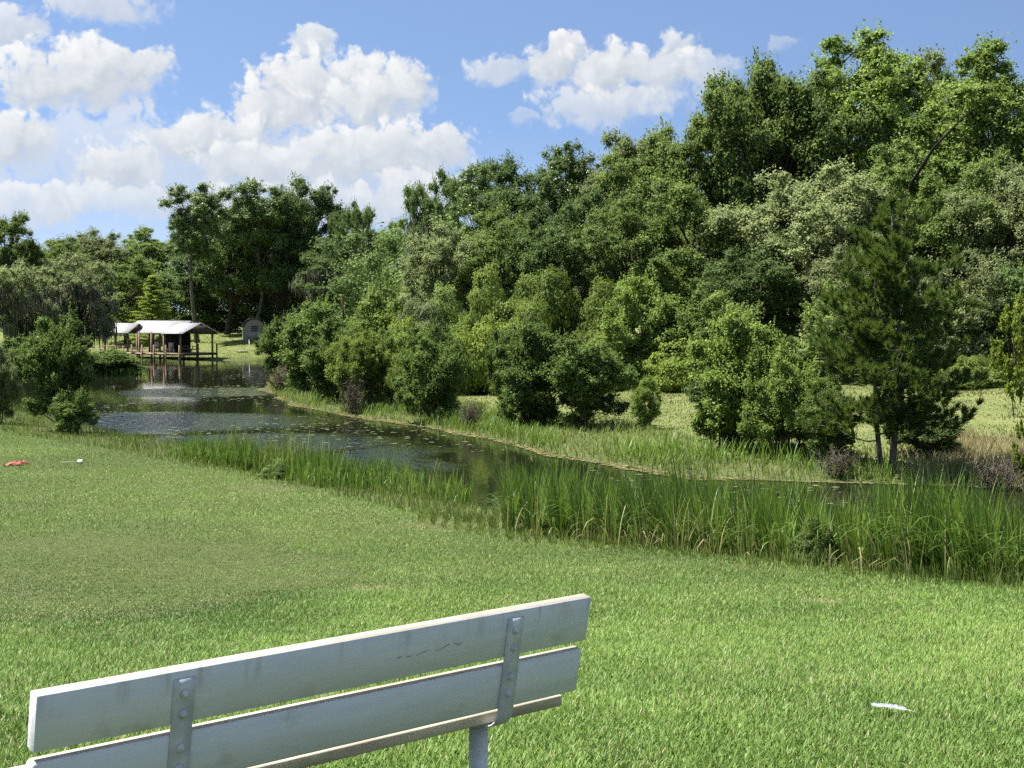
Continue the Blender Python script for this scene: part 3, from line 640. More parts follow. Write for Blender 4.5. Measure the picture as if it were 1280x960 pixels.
PLANTS = [
 # --- tall wood on the right
 ('tallA', 1062, 112, 38, 225, 'fresh', 'tallest tree of the wood, bright rounded top left of the treeline dip', GR),
 ('oakA', 985, 108, 70, 220, 'oak', 'large dark oak under the left shoulder of the tallest tree', GR),
 ('tallB', 930, 110, 92, 150, 'oak', 'tall dark tree with ragged left edge against the sky beside the white cloud', GR),
 ('tallB', 1120, 114, 60, 155, 'oakgrey', 'greyish leaved tall tree right behind the tallest tree', GR),
 ('tallA', 1168, 120, 84, 150, 'dark', 'dark tree in the dip of the treeline at the right', GR),
 ('tallA', 1238, 104, 48, 220, 'fresh', 'light green tall tree at the right above the leaning black branch', GR),
 ('oakB', 1322, 100, 58, 190, 'fresh', 'light green tree cut by the right edge of the picture', GR),
 ('oakA', 852, 112, 154, 175, 'oak', 'round topped oak left of the tallest group under the white cloud', GR),
 ('tallB', 790, 116, 164, 120, 'oakgrey', 'thin airy tree whose sprays show sky, right of the notch in the treeline', GR),
 ('pineA', 716, 118, 180, 105, 'pine', 'round headed pine standing left of the notch in the treeline', GR),
 ('oakB', 655, 116, 192, 155, 'dark', 'dark oak between the two pines of the far wood', GR),
 ('pineB', 598, 122, 200, 100, 'pine', 'slender pine showing sky through its top beside the white cloud', GR),
 ('oakM', 545, 126, 212, 110, 'dark', 'moss hung oak at the left end of the far wood', GR),
 ('oakA', 1005, 92, 205, 230, 'oakgrey', 'broad grey green oak filling the wood below the tallest trees', GR),
 ('oakB', 885, 96, 225, 190, 'oak', 'spreading oak at mid height left of the broad grey one', GR),
 ('tallA', 1110, 94, 175, 150, 'oak', 'olive green tree rising right behind the young pine', GR),
 ('oakB', 1195, 90, 190, 180, 'oak', 'oak right of the young pine under the leaning black branch', GR),
 ('oakA', 1290, 86, 205, 180, 'oakgrey', 'oak at the right edge above the mown slope', GR),
 ('oakA', 782, 98, 240, 160, 'oak', 'middle oak of the wood above the vine covered mounds', GR),
 ('oakB', 700, 102, 238, 140, 'dark', 'dark oak standing behind the biggest vine mound', GR),
 ('oakB', 622, 104, 255, 130, 'oak', 'olive oak below the slender pine of the far wood', GR),
 ('oakA', 556, 106, 280, 130, 'oakgrey', 'grey green willowy tree at the left end of the wood', GR),
 ('oakA', 497, 190, 272, 85, 'bright', 'far bright green tree in the gap of the treeline', GR),
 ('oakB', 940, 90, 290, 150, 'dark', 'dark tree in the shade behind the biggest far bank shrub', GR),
 ('oakB', 1075, 84, 285, 150, 'oakgrey', 'low pale leaved oak partly behind the young pine', GR),
 ('shrubC', 1195, 82, 318, 150, 'oakgrey', 'tall grey green thicket right of the young pine above the mown slope', GR),
 ('shrubA', 1275, 82, 330, 120, 'dark', 'dark thicket at the right edge above the mown slope', GR),
 ('shrubC', 1085, 82, 330, 160, 'oak', 'olive thicket directly behind the young pine', GR),
 # --- trees round the boathouse
 ('pineA', 247, 186, 230, 86, 'pine', 'pine at the left of the three tall pines above the boathouse', GL),
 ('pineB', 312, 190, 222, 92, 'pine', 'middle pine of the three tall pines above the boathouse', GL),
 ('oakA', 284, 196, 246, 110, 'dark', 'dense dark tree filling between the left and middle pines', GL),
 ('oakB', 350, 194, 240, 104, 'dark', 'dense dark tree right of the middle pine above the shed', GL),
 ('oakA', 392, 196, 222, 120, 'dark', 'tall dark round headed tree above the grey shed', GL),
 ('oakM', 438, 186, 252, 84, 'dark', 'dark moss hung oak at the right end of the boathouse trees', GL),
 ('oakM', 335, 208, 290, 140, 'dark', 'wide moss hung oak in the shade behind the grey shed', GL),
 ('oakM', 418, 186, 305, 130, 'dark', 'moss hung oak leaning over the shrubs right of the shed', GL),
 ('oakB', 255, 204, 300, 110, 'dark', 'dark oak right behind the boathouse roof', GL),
 ('tallA', 186, 228, 284, 90, 'oak', 'far rounded tree in the low treeline left of the pines', GL),
 ('oakA', 128, 226, 286, 110, 'oakgrey', 'far pale tree in the lowest part of the left treeline', GL),
 ('oakB', 62, 216, 294, 120, 'oak', 'far tree behind the grey mossy oaks at the left', GL),
 ('tallB', 8, 150, 264, 84, 'oak', 'tree cut by the left edge of the picture against the cloud', GL),
 ('oakM', 92, 152, 316, 130, 'oakgrey', 'grey mossy oak left of the boathouse', GL),
 ('oakM', 28, 140, 326, 120, 'oakgrey', 'grey mossy oak behind the small tree on the left bank', GL),
 ('oakB', 160, 190, 322, 110, 'oak', 'oak behind the bright cypress', GL),
 ('cypress', 192, 176, 344, 66, 'bright', 'bright yellow green cypress behind the boathouse roof', GL),
 ('oakB', 470, 178, 318, 90, 'oak', 'oak filling the treeline gap above the pale bushes', GL),
 # --- thickets at the wood edge
 ('vineA', 612, 92, 334, 120, 'vine', 'left rounded vine mound below the olive oak', GV),
 ('vineB', 690, 94, 336, 120, 'vine', 'tallest vine mound in the middle of the wood edge', GV),
 ('vineA', 752, 92, 348, 110, 'vine', 'vine mound right of the tallest mound', GV),
 ('vineB', 655, 88, 372, 100, 'vine', 'low front vine mound behind the pair of rounded shrubs', GV),
 ('vineA', 560, 98, 355, 110, 'oak', 'dark vine mound at the left under the grey green willowy tree', GV),
 ('shrubC', 482, 108, 352, 100, 'fresh', 'pale fresh green bush high behind the far bank shrubs', GV),
 ('vineB', 520, 96, 372, 80, 'oakgrey', 'greyish vine mound behind the shrub with pale tips', GV),
 ('shrubA', 800, 86, 342, 110, 'shrubl', 'light leafy bush right of the vine mounds', GV),
 ('shrubC', 845, 86, 372, 120, 'fresh', 'yellow green bush above the mown strip', GV),
 ('shrubB', 905, 84, 358, 100, 'oak', 'olive bush behind the biggest far bank shrub', GV),
 ('low', 845, 84, 425, 130, 'bright', 'low yellow green brambles along the mown strip', GV),
 ('low', 760, 86, 418, 120, 'vine', 'low vines between the two rounded shrubs and the mown strip', GV),
 ('low', 600, 86, 405, 120, 'bright', 'bright low vines behind the far bank shrubs at mid left', GV),
 ('low', 515, 90, 398, 100, 'bright', 'bright low vines behind the shrub with pale tips', GV),
 ('low', 1225, 76, 445, 110, 'vine', 'low scrub at the top of the mown slope right of the pine', GV),
 ('palm', 985, 66, 418, 56, 'dark', 'small fan palm peeping out left of the young pine'),
 # --- shrubs on the far bank
 ('shrubC', 352, 118, 392, 70, 'shrub', 'shrub at the waterline in front of the boathouse lawn', GS),
 ('shrubA', 392, 92, 374, 110, 'shrub', 'tall dark green shrub at the left end of the far bank row', GS),
 ('shrubB', 425, 84, 398, 93, 'shrub', 'deep green shrub beside the tall dark one at the row end', GS),
 ('willow', 455, 78, 408, 97, 'vine', 'feathery olive shrub in the far bank row', GS),
 ('shrubB', 492, 80, 410, 70, 'shrubl', 'shrub with pale tips in the far bank row', GS),
 ('shrubC', 546, 70, 400, 93, 'shrub', 'wide shrub in the far bank row left of the open mown strip', GS),
 ('willow', 515, 74, 432, 70, 'vine', 'small feathery shrub tucked left of the wide shrub', GS),
 ('shrubB', 635, 67, 408, 51, 'shrub', 'narrow shrub at the left of the rounded pair', GS),
 ('shrubA', 668, 65, 400, 107, 'shrub', 'taller rounded shrub of the pair in the middle of the far bank', GS),
 ('shrubB', 738, 63.5, 420, 109, 'shrub', 'shorter rounded shrub of the pair in the middle of the far bank', GS),
 ('shrubA', 808, 62, 470, 42, 'shrubl', 'smallest shrub standing alone by the mown strip', GS),
 ('shrubA', 925, 53.5, 384, 137, 'shrubl', 'biggest shrub of the far bank with light green top', GS),
 ('shrubC', 985, 51.5, 425, 116, 'shrubl', 'light leafy shrub between the biggest shrub and the pine', GS),
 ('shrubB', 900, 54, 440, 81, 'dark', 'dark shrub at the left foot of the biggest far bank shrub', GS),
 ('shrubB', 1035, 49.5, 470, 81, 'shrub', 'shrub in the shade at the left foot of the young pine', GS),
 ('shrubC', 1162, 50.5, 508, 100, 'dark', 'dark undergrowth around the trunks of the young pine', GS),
 # --- others
 ('youngpine', 1116, 47.6, 247, 212, 'pineold', 'young pine with two slender trunks on the far bank'),
 ('sap', 1270, 62, 368, 60, 'bright', 'yellow green sapling at the right edge of the picture'),
 ('sap', 1284, 44, 516, 30, 'bright', 'small bright sapling at the right edge above the pale dry grass'),
 ('shrubB', 70, 63, 388, 92, 'shrub', 'small dark tree on the near bank at the left', None),
 ('shrubC', 88, 61.5, 484, 60, 'shrub', 'leafy bush at the foot of the small dark tree', None),
 ('willow', -4, 66, 425, 60, 'oakgrey', 'grey feathery bush cut by the left edge of the picture', None),
 ('shrubC', 128, 122, 436, 112, 'shrub', 'leafy bush on the left bank across the inlet', None),
 ('shrubC', 24, 118, 418, 90, 'shrub', 'bush on the left bank behind the small dark tree', None),
 ('low', 40, 150, 426, 100, 'bright', 'bright low bush on the left bank beyond the inlet', None),
 ('low', 1020, 20.3, 645, 60, 'shrub', 'small leafy weed at the foot of the tall reeds', None),
 ('low', 668, 27.2, 646, 44, 'shrub', 'small dark weed at the left end of the tall reeds', None),
 ('low', 345, 41.5, 574, 44, 'shrub', 'small leafy weed at the left end of the yellow green reeds', None),
 ('dead', 352, 96, 452, 44, 'twig', 'grey dead shrub standing at the waterline of the far bank', 'dead shrubs on the far bank'),
 ('dead', 442, 76, 464, 38, 'twig', 'grey dead shrub in front of the feathery olive shrub', 'dead shrubs on the far bank'),
 ('dead', 588, 66, 496, 36, 'twig', 'brown dead shrub right of the wide far bank shrub', 'dead shrubs on the far bank'),
 ('dead', 1050, 46.5, 556, 60, 'twig', 'brown dead shrub at the left foot of the young pine', 'dead shrubs on the far bank'),
 ('dead', 1250, 44, 562, 80, 'twig', 'pale dead brush on the slope right of the young pine', 'dead shrubs on the far bank'),
]
for a in PLANTS: plant(*a)

# dead leaning limb bare against the wood
lt = empty('bare_leaning_tree', (atY(1105, 470, 88)[0], 88, tz(atY(1105, 470, 88)[0], 88)))
tag(lt, 'bare black limb leaning out of the wood at the right', 'tree')
mb = MB(); o0 = np.array(lt.location); pts = [atY(x, y, Y) - o0 for x, y, Y in ((1110, 470, 96), (1118, 330, 94), (1140, 228, 91), (1168, 184, 89), (1205, 146, 88), (1222, 132, 88))]
mb.tube(pts, [.22, .18, .12, .09, .05, .02], 7); blackb = plain('black bark', (.03, .026, .022), .95, .1, 6, .3); mb.build('trunk', blackb, lt, True)
MB().tube([pts[3], pts[3]+np.array([.5, 0, 1.6]), pts[3]+np.array([1.1, 0, 2.3])], [.05, .03, .01], 5).build('branch', blackb, lt, True)

# wood behind: one mass of leaves and stems nobody could count
def backwoods():
    rng = np.random.default_rng(91); mb = MB(); st = MB()
    segs = [((-110, 240), (-20, 226), 13), ((-62, 208), (-18, 200), 9), ((-18, 150), (-4, 128), 12), ((-6, 124), (60, 112), 13), ((-6, 112), (22, 100), 8), ((20, 100), (50, 88), 9)]
    for (a, b, h) in segs:
        a, b = np.array(a, float), np.array(b, float); L = np.linalg.norm(b-a); n = int(L*(5 if a[1] > 190 else 2.4))
        for i in range(n):
            p = a + (b-a)*rng.random(); p = p + rng.normal(size=2)*2.2; z0 = tz(*p); zz = z0 + h*rng.random()**1.1
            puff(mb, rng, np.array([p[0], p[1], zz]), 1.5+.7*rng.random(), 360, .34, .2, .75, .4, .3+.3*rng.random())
        for i in range(int(L*.35)):
            p = a + (b-a)*rng.random() + rng.normal(size=2)*2; z0 = tz(*p)
            st.tube(bend((p[0], p[1], z0-.3), (p[0]+rng.normal(), p[1], z0+h*.55), rng, .02, 5), np.linspace(.17, .08, 5), 6)
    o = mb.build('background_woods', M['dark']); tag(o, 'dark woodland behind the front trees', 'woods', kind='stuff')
    s = st.build('tree_stems', M['bark'], o); s['kind'] = 'stuff'
backwoods()

# ------------------------------------------------------------------ bench
def paint_mat():
    m, nt, out = newmat('weathered grey paint')
    tc = nd(nt, 'ShaderNodeTexCoord').outputs['Object']
    mp = nd(nt, 'ShaderNodeMapping', inp={0: tc, 3: (1.2, 9, 9)}).outputs[0]
    n1 = noise(nt, mp, 3, 6, .65); n2 = noise(nt, tc, 7, 4, .6); n3 = noise(nt, mp, 26, 4, .6)
    c = mixc(nt, ss(nt, n1, .3, .72), (.53, .56, .585), (.60, .625, .645))
    stain = math_(nt, 'MULTIPLY', ss(nt, n2, .56, .74), .55)
    c = mixc(nt, stain, c, (.42, .37, .29))
    speck = ss(nt, n3, .70, .76); c = mixc(nt, math_(nt, 'MULTIPLY', speck, .35), c, (.28, .26, .23))
    on = nd(nt, 'ShaderNodeSeparateXYZ', inp={0: nd(nt, 'ShaderNodeTexCoord').outputs['Normal']}).outputs[2]
    c = mixc(nt, math_(nt, 'MULTIPLY', ss(nt, on, .6, .9), .92), c, mixc(nt, ss(nt, n1, .35, .7), (.27, .23, .165), (.33, .31, .26)))   # yellowed, worn upper edges
    sepo = nd(nt, 'ShaderNodeSeparateXYZ', inp={0: tc}).outputs[2]
    drip = math_(nt, 'MULTIPLY', ss(nt, sepo, .72, .80), ss(nt, noise(nt, nd(nt, 'ShaderNodeMapping', inp={0: tc, 3: (9, 1, 1.2)}).outputs[0], 2, 4, .6), .5, .72))
    c = mixc(nt, math_(nt, 'MULTIPLY', drip, .5), c, (.25, .20, .13))
    h = math_(nt, 'ADD', n1, math_(nt, 'MULTIPLY', n3, .5))
    b = nd(nt, 'ShaderNodeBump', inp={'Strength': .3, 'Distance': .003, 'Height': h})
    p = nd(nt, 'ShaderNodeBsdfPrincipled', inp={'Base Color': c, 'Roughness': .5, 'Specular IOR Level': .35, 'Normal': b.outputs[0]})
    nt.links.new(p.outputs[0], out.inputs[0]); return m
def bench():
    ztop = CAMZ - .92
    A = atZ(46, 870.6, ztop); B = atZ(739.5, 746.3, ztop)
    u = (B-A); Lb = np.linalg.norm(u); u = u/Lb; n = np.array([u[1], -u[0], 0.]); up = np.array([0, 0, 1.])
    # local frame: x along the bench, y towards the back (viewer), z up
    mid = (A+B)/2; gz = tz(mid[0], mid[1])
    root = empty('park_bench', (mid[0], mid[1], gz), math.atan2(u[1], u[0]))
    tag(root, 'weathered grey painted bench seen from behind on the lawn', 'bench')
    lam = R(10); fy = -math.cos(lam)*1.0
    # local y of the back face normal: local -y points to the viewer
    bu = np.array([0, -math.sin(lam), math.cos(lam)]); bn = np.array([0, -math.cos(lam), -math.sin(lam)]); ex = np.array([1., 0, 0])
    top = np.array([0, 0, ztop - gz]); T = .040; hs = .147; gap = .027
    pm = paint_mat(); metal = plain('grey painted iron', (.55, .575, .595), .45, .4, 14, .18, bump=.15)
    boltm = plain('pale bolt paint', (.52, .54, .55), .4, .5, 30, .2); bare = plain('dirty wood edge', (.44, .395, .31), .8, .2, 5, .22, stretch=(.8, 3, 3), bump=.1)
    c1 = top - bu*hs/2 - bn*T/2; c2 = top - bu*(hs*1.5+gap) - bn*T/2
    s1 = MB().obox(c1, ex, bn, bu, Lb/2, T/2, hs/2, .0022).build('back_slat', pm, root)
    s2 = MB().obox(c2 + ex*-.006, ex, bn, bu, Lb/2-.004, T/2, hs/2, .007).build('back_slat', pm, root)
    # flaking crack in the upper slat
    cr = MB(); rng = np.random.default_rng(5); q = []
    for i in range(15):
        f = i/14; px, py = 497 + 82*f, 824 - 22*f + rng.normal()*1.6; d = ray(px, py)
        lo = np.array(root.matrix_world.translation) if False else np.array([mid[0], mid[1], gz])
        nw = n*math.cos(lam) - up*math.sin(lam)               # back face normal in world axes
        p0 = np.array([mid[0], mid[1], ztop]); k = ((p0 - np.array([0, 0, CAMZ])) @ nw)/(d @ nw); P = d*k + np.array([0, 0, CAMZ]) - lo
        q.append(np.array([P @ u, -(P @ n), P[2]]) + bn*.0006)
    [cr.tube(q[i0:i1], np.abs(rng.normal(size=i1-i0))*.0007+.00015, 4) for i0, i1 in ((0, 2), (2, 4), (4, 8), (8, 12), (12, 15))]; cr.build('paint_crack', plain('crack', (.10, .095, .09), .9), s1)
    # seat planks ahead of the back
    zs = .452
    for k in range(3):
        yb = .115 + k*.152
        MB().obox(np.array([-.01, yb + .07, zs]), ex, np.array([0, 1., 0]), up, Lb/2-.01, .07, .018, .004).build('seat_plank', bare if k == 0 else pm, root)
    # iron straps, bolts, legs
    for t in (.213, .826):
        x = (t-.5)*Lb; w = .030; th = .006
        path = [top - bu*.022 + bn*th*.5]
        pb = top - bu*(hs*2+gap+.01) + bn*th*.5; path += [path[0] + (pb-path[0])*f for f in np.linspace(.1, 1, 8)]
        # curl forward beneath the seat
        cen = pb - bn*.065; a0 = math.atan2(bn[2], bn[1])
        for ang in np.linspace(0, R(92), 9)[1:]:
            v = bn*math.cos(ang) - bu*math.sin(ang); path.append(cen + v*.065)
        path.append(path[-1] + np.array([0, .20, .012])); path.append(path[-1] + np.array([0, .27, .0]))
        path = np.array(path); d = unit(np.gradient(path, axis=0)); nn = np.stack([np.zeros(len(d)), -d[:, 2], d[:, 1]], 1)
        st = MB(); V = []
        for p, m_ in zip(path, nn):
            V += [p + ex*(x-w) - m_*th/2, p + ex*(x+w) - m_*th/2, p + ex*(x+w) + m_*th/2, p + ex*(x-w) + m_*th/2]
        q = []; N = len(path)
        for k in range(N-1):
            for i in range(4): j = (i+1) % 4; q.append((k*4+i, k*4+j, k*4+4+j, k*4+4+i))
        q += [(0, 3, 2, 1), (N*4-4, N*4-3, N*4-2, N*4-1)]
        st = st.add(V, q).build('iron_strap', metal, root)
        for dz in (.062, .118, .212, .268):
            c = top - bu*dz + bn*(th+.0005) + ex*x; b = MB()
            prof = [(.0, .0125), (.003, .0125), (.0045, .0095), (.009, .0085), (.0115, .006), (.0125, .0005)]
            b.tube([c + bn*h for h, r in prof], [r for h, r in prof], 12); b.build('bolt', boltm, st, True)
        lp = cen + np.array([0, .055, -.075])
        lg = MB().tube([np.array([x-.01, lp[1], -.08]), np.array([x-.01, lp[1], .1]), np.array([x-.01, lp[1], lp[2]+.002])], [.031, .030, .030], 20)
        lg.build('leg', metal, root, True)
bench()

# ------------------------------------------------------------------ boathouse
def boathouse():
    root = empty('boathouse', (-46.8, 164.0, 0), R(-34.3))
    tag(root, 'open wooden boathouse with white metal roofs standing over the pond', 'boathouse')
    wood = plain('weathered timber', (.23, .165, .11), .85, .2, 6, .35); dwood = plain('dark timber', (.085, .062, .045), .9, .1, 5, .35)
    deckm = plain('deck timber', (.36, .27, .185), .85, .2, 4, .3); roofm = plain('white metal roofing', (.29, .295, .295), .55, .5, 1.2, .08)
    red = plain('dark red door', (.11, .03, .025), .6, .3, 3, .2)
    dk = MB()
    for k in range(26): dk.box(.02+k*.5, .5+k*.5, 0, 5.3, .74, .80)
    dk.build('deck', deckm, root)
    MB().box(0, 13.0, -.07, -.003, .60, .79).build('deck_fascia', deckm, root)
    MB().box(13.03, 13.1, 0, 5.3, .55, .79).build('deck_fascia', dwood, root)
    for i, (x, y) in enumerate([(a, .25) for a in (.3, 2.2, 4.2, 6.1, 8.1, 10.1, 12.7)] + [(a, 5.0) for a in (.3, 4.2, 8.1, 12.7)] + [(12.7, 2.7)]):
        zt = 3.15 if y < 2 else 3.05
        MB().box(x-.08, x+.08, y-.08, y+.08, -1.3, zt).build('roof_post', wood, root)
    for x in (-.05, 1.3, 2.6, 3.9, 5.3, 7.0, 8.9, 10.8, 12.95):
        MB().box(x-.06, x+.06, -.2, -.08, -1.3, 1.72 if x > 4.5 else 1.55).build('dock_pile', wood, root)
    for y in (2.4, 5.2): MB().box(13.12, 13.24, y-.06, y+.06, -1.3, 1.8).build('dock_pile', dwood, root)
    MB().box(0, 4.4, .03, .09, 1.40, 1.50).build('railing', wood, root)
    def gable(x0, x1, y0, y1, ze, zr, nm='roof'):
        ym = (y0+y1)/2; t = .06; r = MB(); ov = .3
        for (ya, sgn) in ((y0-ov, 1), (y1+ov, -1)):
            k = (zr-ze)/(ym-y0); zo = ze - k*ov
            v = [(x0, ya, zo), (x1, ya, zo), (x1, ym, zr), (x0, ym, zr)]; v += [(a, b, c+t) for a, b, c in v]
            r.add(v, [(0,3,2,1),(4,5,6,7),(0,1,5,4),(1,2,6,5),(2,3,7,6),(3,0,4,7)])
            for xr in np.arange(x0+.25, x1, .45):
                v = [(xr-.02, ya, zo+t), (xr+.02, ya, zo+t), (xr+.02, ym, zr+t), (xr-.02, ym, zr+t)]; v += [(a, b, c+.03) for a, b, c in v]
                r.add(v, [(4,5,6,7),(0,1,5,4),(1,2,6,5),(3,0,4,7)])
        o = r.build(nm, roofm, root)
        for xx in (x0+.12, x1-.14):
            MB().add([(xx, y0, ze-.02), (xx, y1, ze-.02), (xx, ym, zr-.03), (xx+.05, y0, ze-.02), (xx+.05, y1, ze-.02), (xx+.05, ym, zr-.03)], [(0,1,4,3),(1,2,5,4),(2,0,3,5)], [(0,2,1),(3,4,5)]).build('gable_board', dwood, o)
        for ya in (y0-.02, y1-.1): MB().box(x0+.02, x1-.02, ya, ya+.12, ze-.2, ze-.03).build('eave_beam', dwood, o)
        return o
    gable(-.3, 4.7, .15, 2.9, 3.1, 4.0)
    gable(2.6, 11.3, 1.3, 5.1, 3.12, 4.28)
    gable(10.0, 13.4, .2, 5.15, 3.05, 4.05)
    MB().box(5.4, 9.4, 4.75, 4.85, .8, 3.05).build('shade_wall', plain('shade dark boards', (.045, .042, .038), .9, .1, 4, .3), root)  # near-black back sheet, shade of the open interior put into its colour
    d = MB().box(4.3, 5.1, 3.2, 3.27, .82, 2.85).build('door', red, root); MB().box(4.96, 5.02, 3.12, 3.2, 1.75, 1.85).build('handle', dwood, d)
    # furniture under the roof
    def world(x, y, z):
        c, s = math.cos(R(-34.3)), math.sin(R(-34.3)); return (-46.8 + c*x - s*y, 164 + s*x + c*y, z)
    cw = plain('pale plastic', (.55, .56, .55), .5, .4)
    for i, (x, y, lab) in enumerate(((6.6, 2.2, 'pale chair on the boathouse deck nearest the red door'), (8.4, 2.6, 'pale chair in the middle of the boathouse deck'), (9.5, 1.9, 'pale chair nearest the right gable of the boathouse'))):
        c = empty('chair', world(x, y, .80), R(-34.3 + (20, -30, 60)[i])); tag(c, lab, 'chair', 'chairs on the boathouse deck')
        MB().box(-.27, .27, -.27, .27, .40, .46).build('seat', cw, c); MB().obox((0, .27, .78), (1, 0, 0), (0, 1, .25), (0, -.25, 1), .27, .025, .36).build('backrest', cw, c)
        for a, b in ((-1, -1), (1, -1), (-1, 1), (1, 1)): MB().box(a*.23-.03, a*.23+.03, b*.23-.03, b*.23+.03, 0, .4).build('leg', cw, c)
    t = empty('picnic_table', world(11.7, 2.6, .80), R(-34.3)); tag(t, 'wooden picnic table under the right gable of the boathouse', 'table')
    MB().box(-.95, .95, -.4, .4, .72, .77).build('table_top', deckm, t)
    for sg in (-1, 1): MB().box(-.95, .95, sg*.62-.14, sg*.62+.14, .42, .46).build('bench_seat', deckm, t)
    for sx in (-.7, .7):
        l = MB(); l.tube([(sx, -.66, 0), (sx, -.2, .72)], [.05, .05], 4); l.tube([(sx, .66, 0), (sx, .2, .72)], [.05, .05], 4); l.tube([(sx, -.66, .40), (sx, .66, .40)], [.04, .04], 4); l.build('leg_frame', wood, t)
boathouse()

# boardwalk at the left of the boathouse
wk = empty('boardwalk', (-52.5, 168.5, 0), R(170)); tag(wk, 'narrow plank boardwalk running left from the boathouse', 'boardwalk')
dm = plain('grey planks', (.34, .28, .21), .9, .2, 4, .3)
m = MB()
for k in range(44): m.box(-5.5+k*.3, -5.5+k*.3+.28, -.6, .6, 1.0, 1.06)
m.build('planks', dm, wk)
for k in range(5):
    for sy in (-.5, .5): MB().tube([(-5+k*3, sy, -1.2), (-5+k*3, sy, 1.0)], [.09, .09], 8).build('pile', dm, wk)

# shed, post and white table on the far lawn
def far_lawn_things():
    Y = 187; p = atY(318, 417, Y); z = tz(p[0], Y); sh = empty('garden_shed', (p[0], Y, z), R(14)); tag(sh, 'small grey shed with a rounded barn roof and louvre vent at the wood edge', 'shed')
    tan = plain('grey tan boards', (.30, .275, .23), .85, .2, 3, .2, stretch=(6, 6, .6)); rf = plain('dark shingles', (.085, .08, .075), .9, .1, 6, .3)
    prof = [(-1.35, 0), (-1.35, 1.75), (-1.05, 2.35), (-.45, 2.72), (.45, 2.72), (1.05, 2.35), (1.35, 1.75), (1.35, 0)]; k = len(prof)
    w = MB(); v = [(x, 0, z_) for x, z_ in prof] + [(x, 3.2, z_) for x, z_ in prof] + [(0, 0, 1.2), (0, 3.2, 1.2)]
    w.add(v, [(0, 1, k+1, k), (6, 7, k+7, k+6)], [(i, (i+1) % k, 2*k)[::-1] for i in range(k)] + [(k+i, k+(i+1) % k, 2*k+1) for i in range(k)]); w.build('wall', tan, sh)
    r = MB()
    for i in range(1, 6):
        (xa, za), (xb, zb) = prof[i], prof[i+1]; s_ = 1.04
        v = [(xa*s_, -.15, za*s_+.02), (xb*s_, -.15, zb*s_+.02), (xb*s_, 3.35, zb*s_+.02), (xa*s_, 3.35, za*s_+.02)]; v += [(a, b, c+.06) for a, b, c in v]
        r.add(v, [(0,3,2,1),(4,5,6,7),(0,1,5,4),(1,2,6,5),(2,3,7,6),(3,0,4,7)])
    r.build('roof', rf, sh)
    lv = MB()
    for i in range(3): lv.box(-.42, .42, -.06, -.01, 1.25+i*.26, 1.40+i*.26)
    lv.build('louvre_vent', plain('dark louvre', (.05, .05, .05), .8), sh)
    MB().box(-.9, .9, -.035, -.003, .08, 1.05).build('door', tan, sh)
    Y = 190; p = atY(338, 412, Y); z = tz(p[0], Y); t = empty('white_table', (p[0], Y, z), R(25)); tag(t, 'white garden table on the far lawn beside the shed', 'table')
    wh = plain('white paint', (.75, .76, .76), .5, .4)
    MB().box(-.9, .9, -.45, .45, .70, .76).build('table_top', wh, t)
    for a, b in ((-1, -1), (1, -1), (-1, 1), (1, 1)): MB().box(a*.8-.04, a*.8+.04, b*.38-.04, b*.38+.04, 0, .70).build('leg', wh, t)
    Y = 172; p = atY(311.5, 430, Y); z = tz(p[0], Y); pw = empty('marker_post', (p[0], Y, z)); tag(pw, 'thin white post standing alone on the far lawn', 'post')
    MB().tube([(0, 0, -.2), (0, 0, 1.3)], [.035, .035], 8).build('shaft', wh, pw); MB().tube([(0, 0, 1.3), (0, 0, 1.36), (0, 0, 1.4)], [.05, .05, .01], 8).build('cap', wh, pw)
    Y = 170; p = atY(303, 432, Y); z = tz(p[0], Y); st = empty('stone_slab', (p[0], Y, z)); tag(st, 'low grey stone slab left of the thin white post', 'stone')
    s2 = MB().obox((0, 0, .12), (1, 0, 0), (0, 1, 0), (0, 0, 1), .55, .4, .10, .04).build('slab', plain('stone', (.26, .25, .22), .9, .2, 4, .3), st)
far_lawn_things()

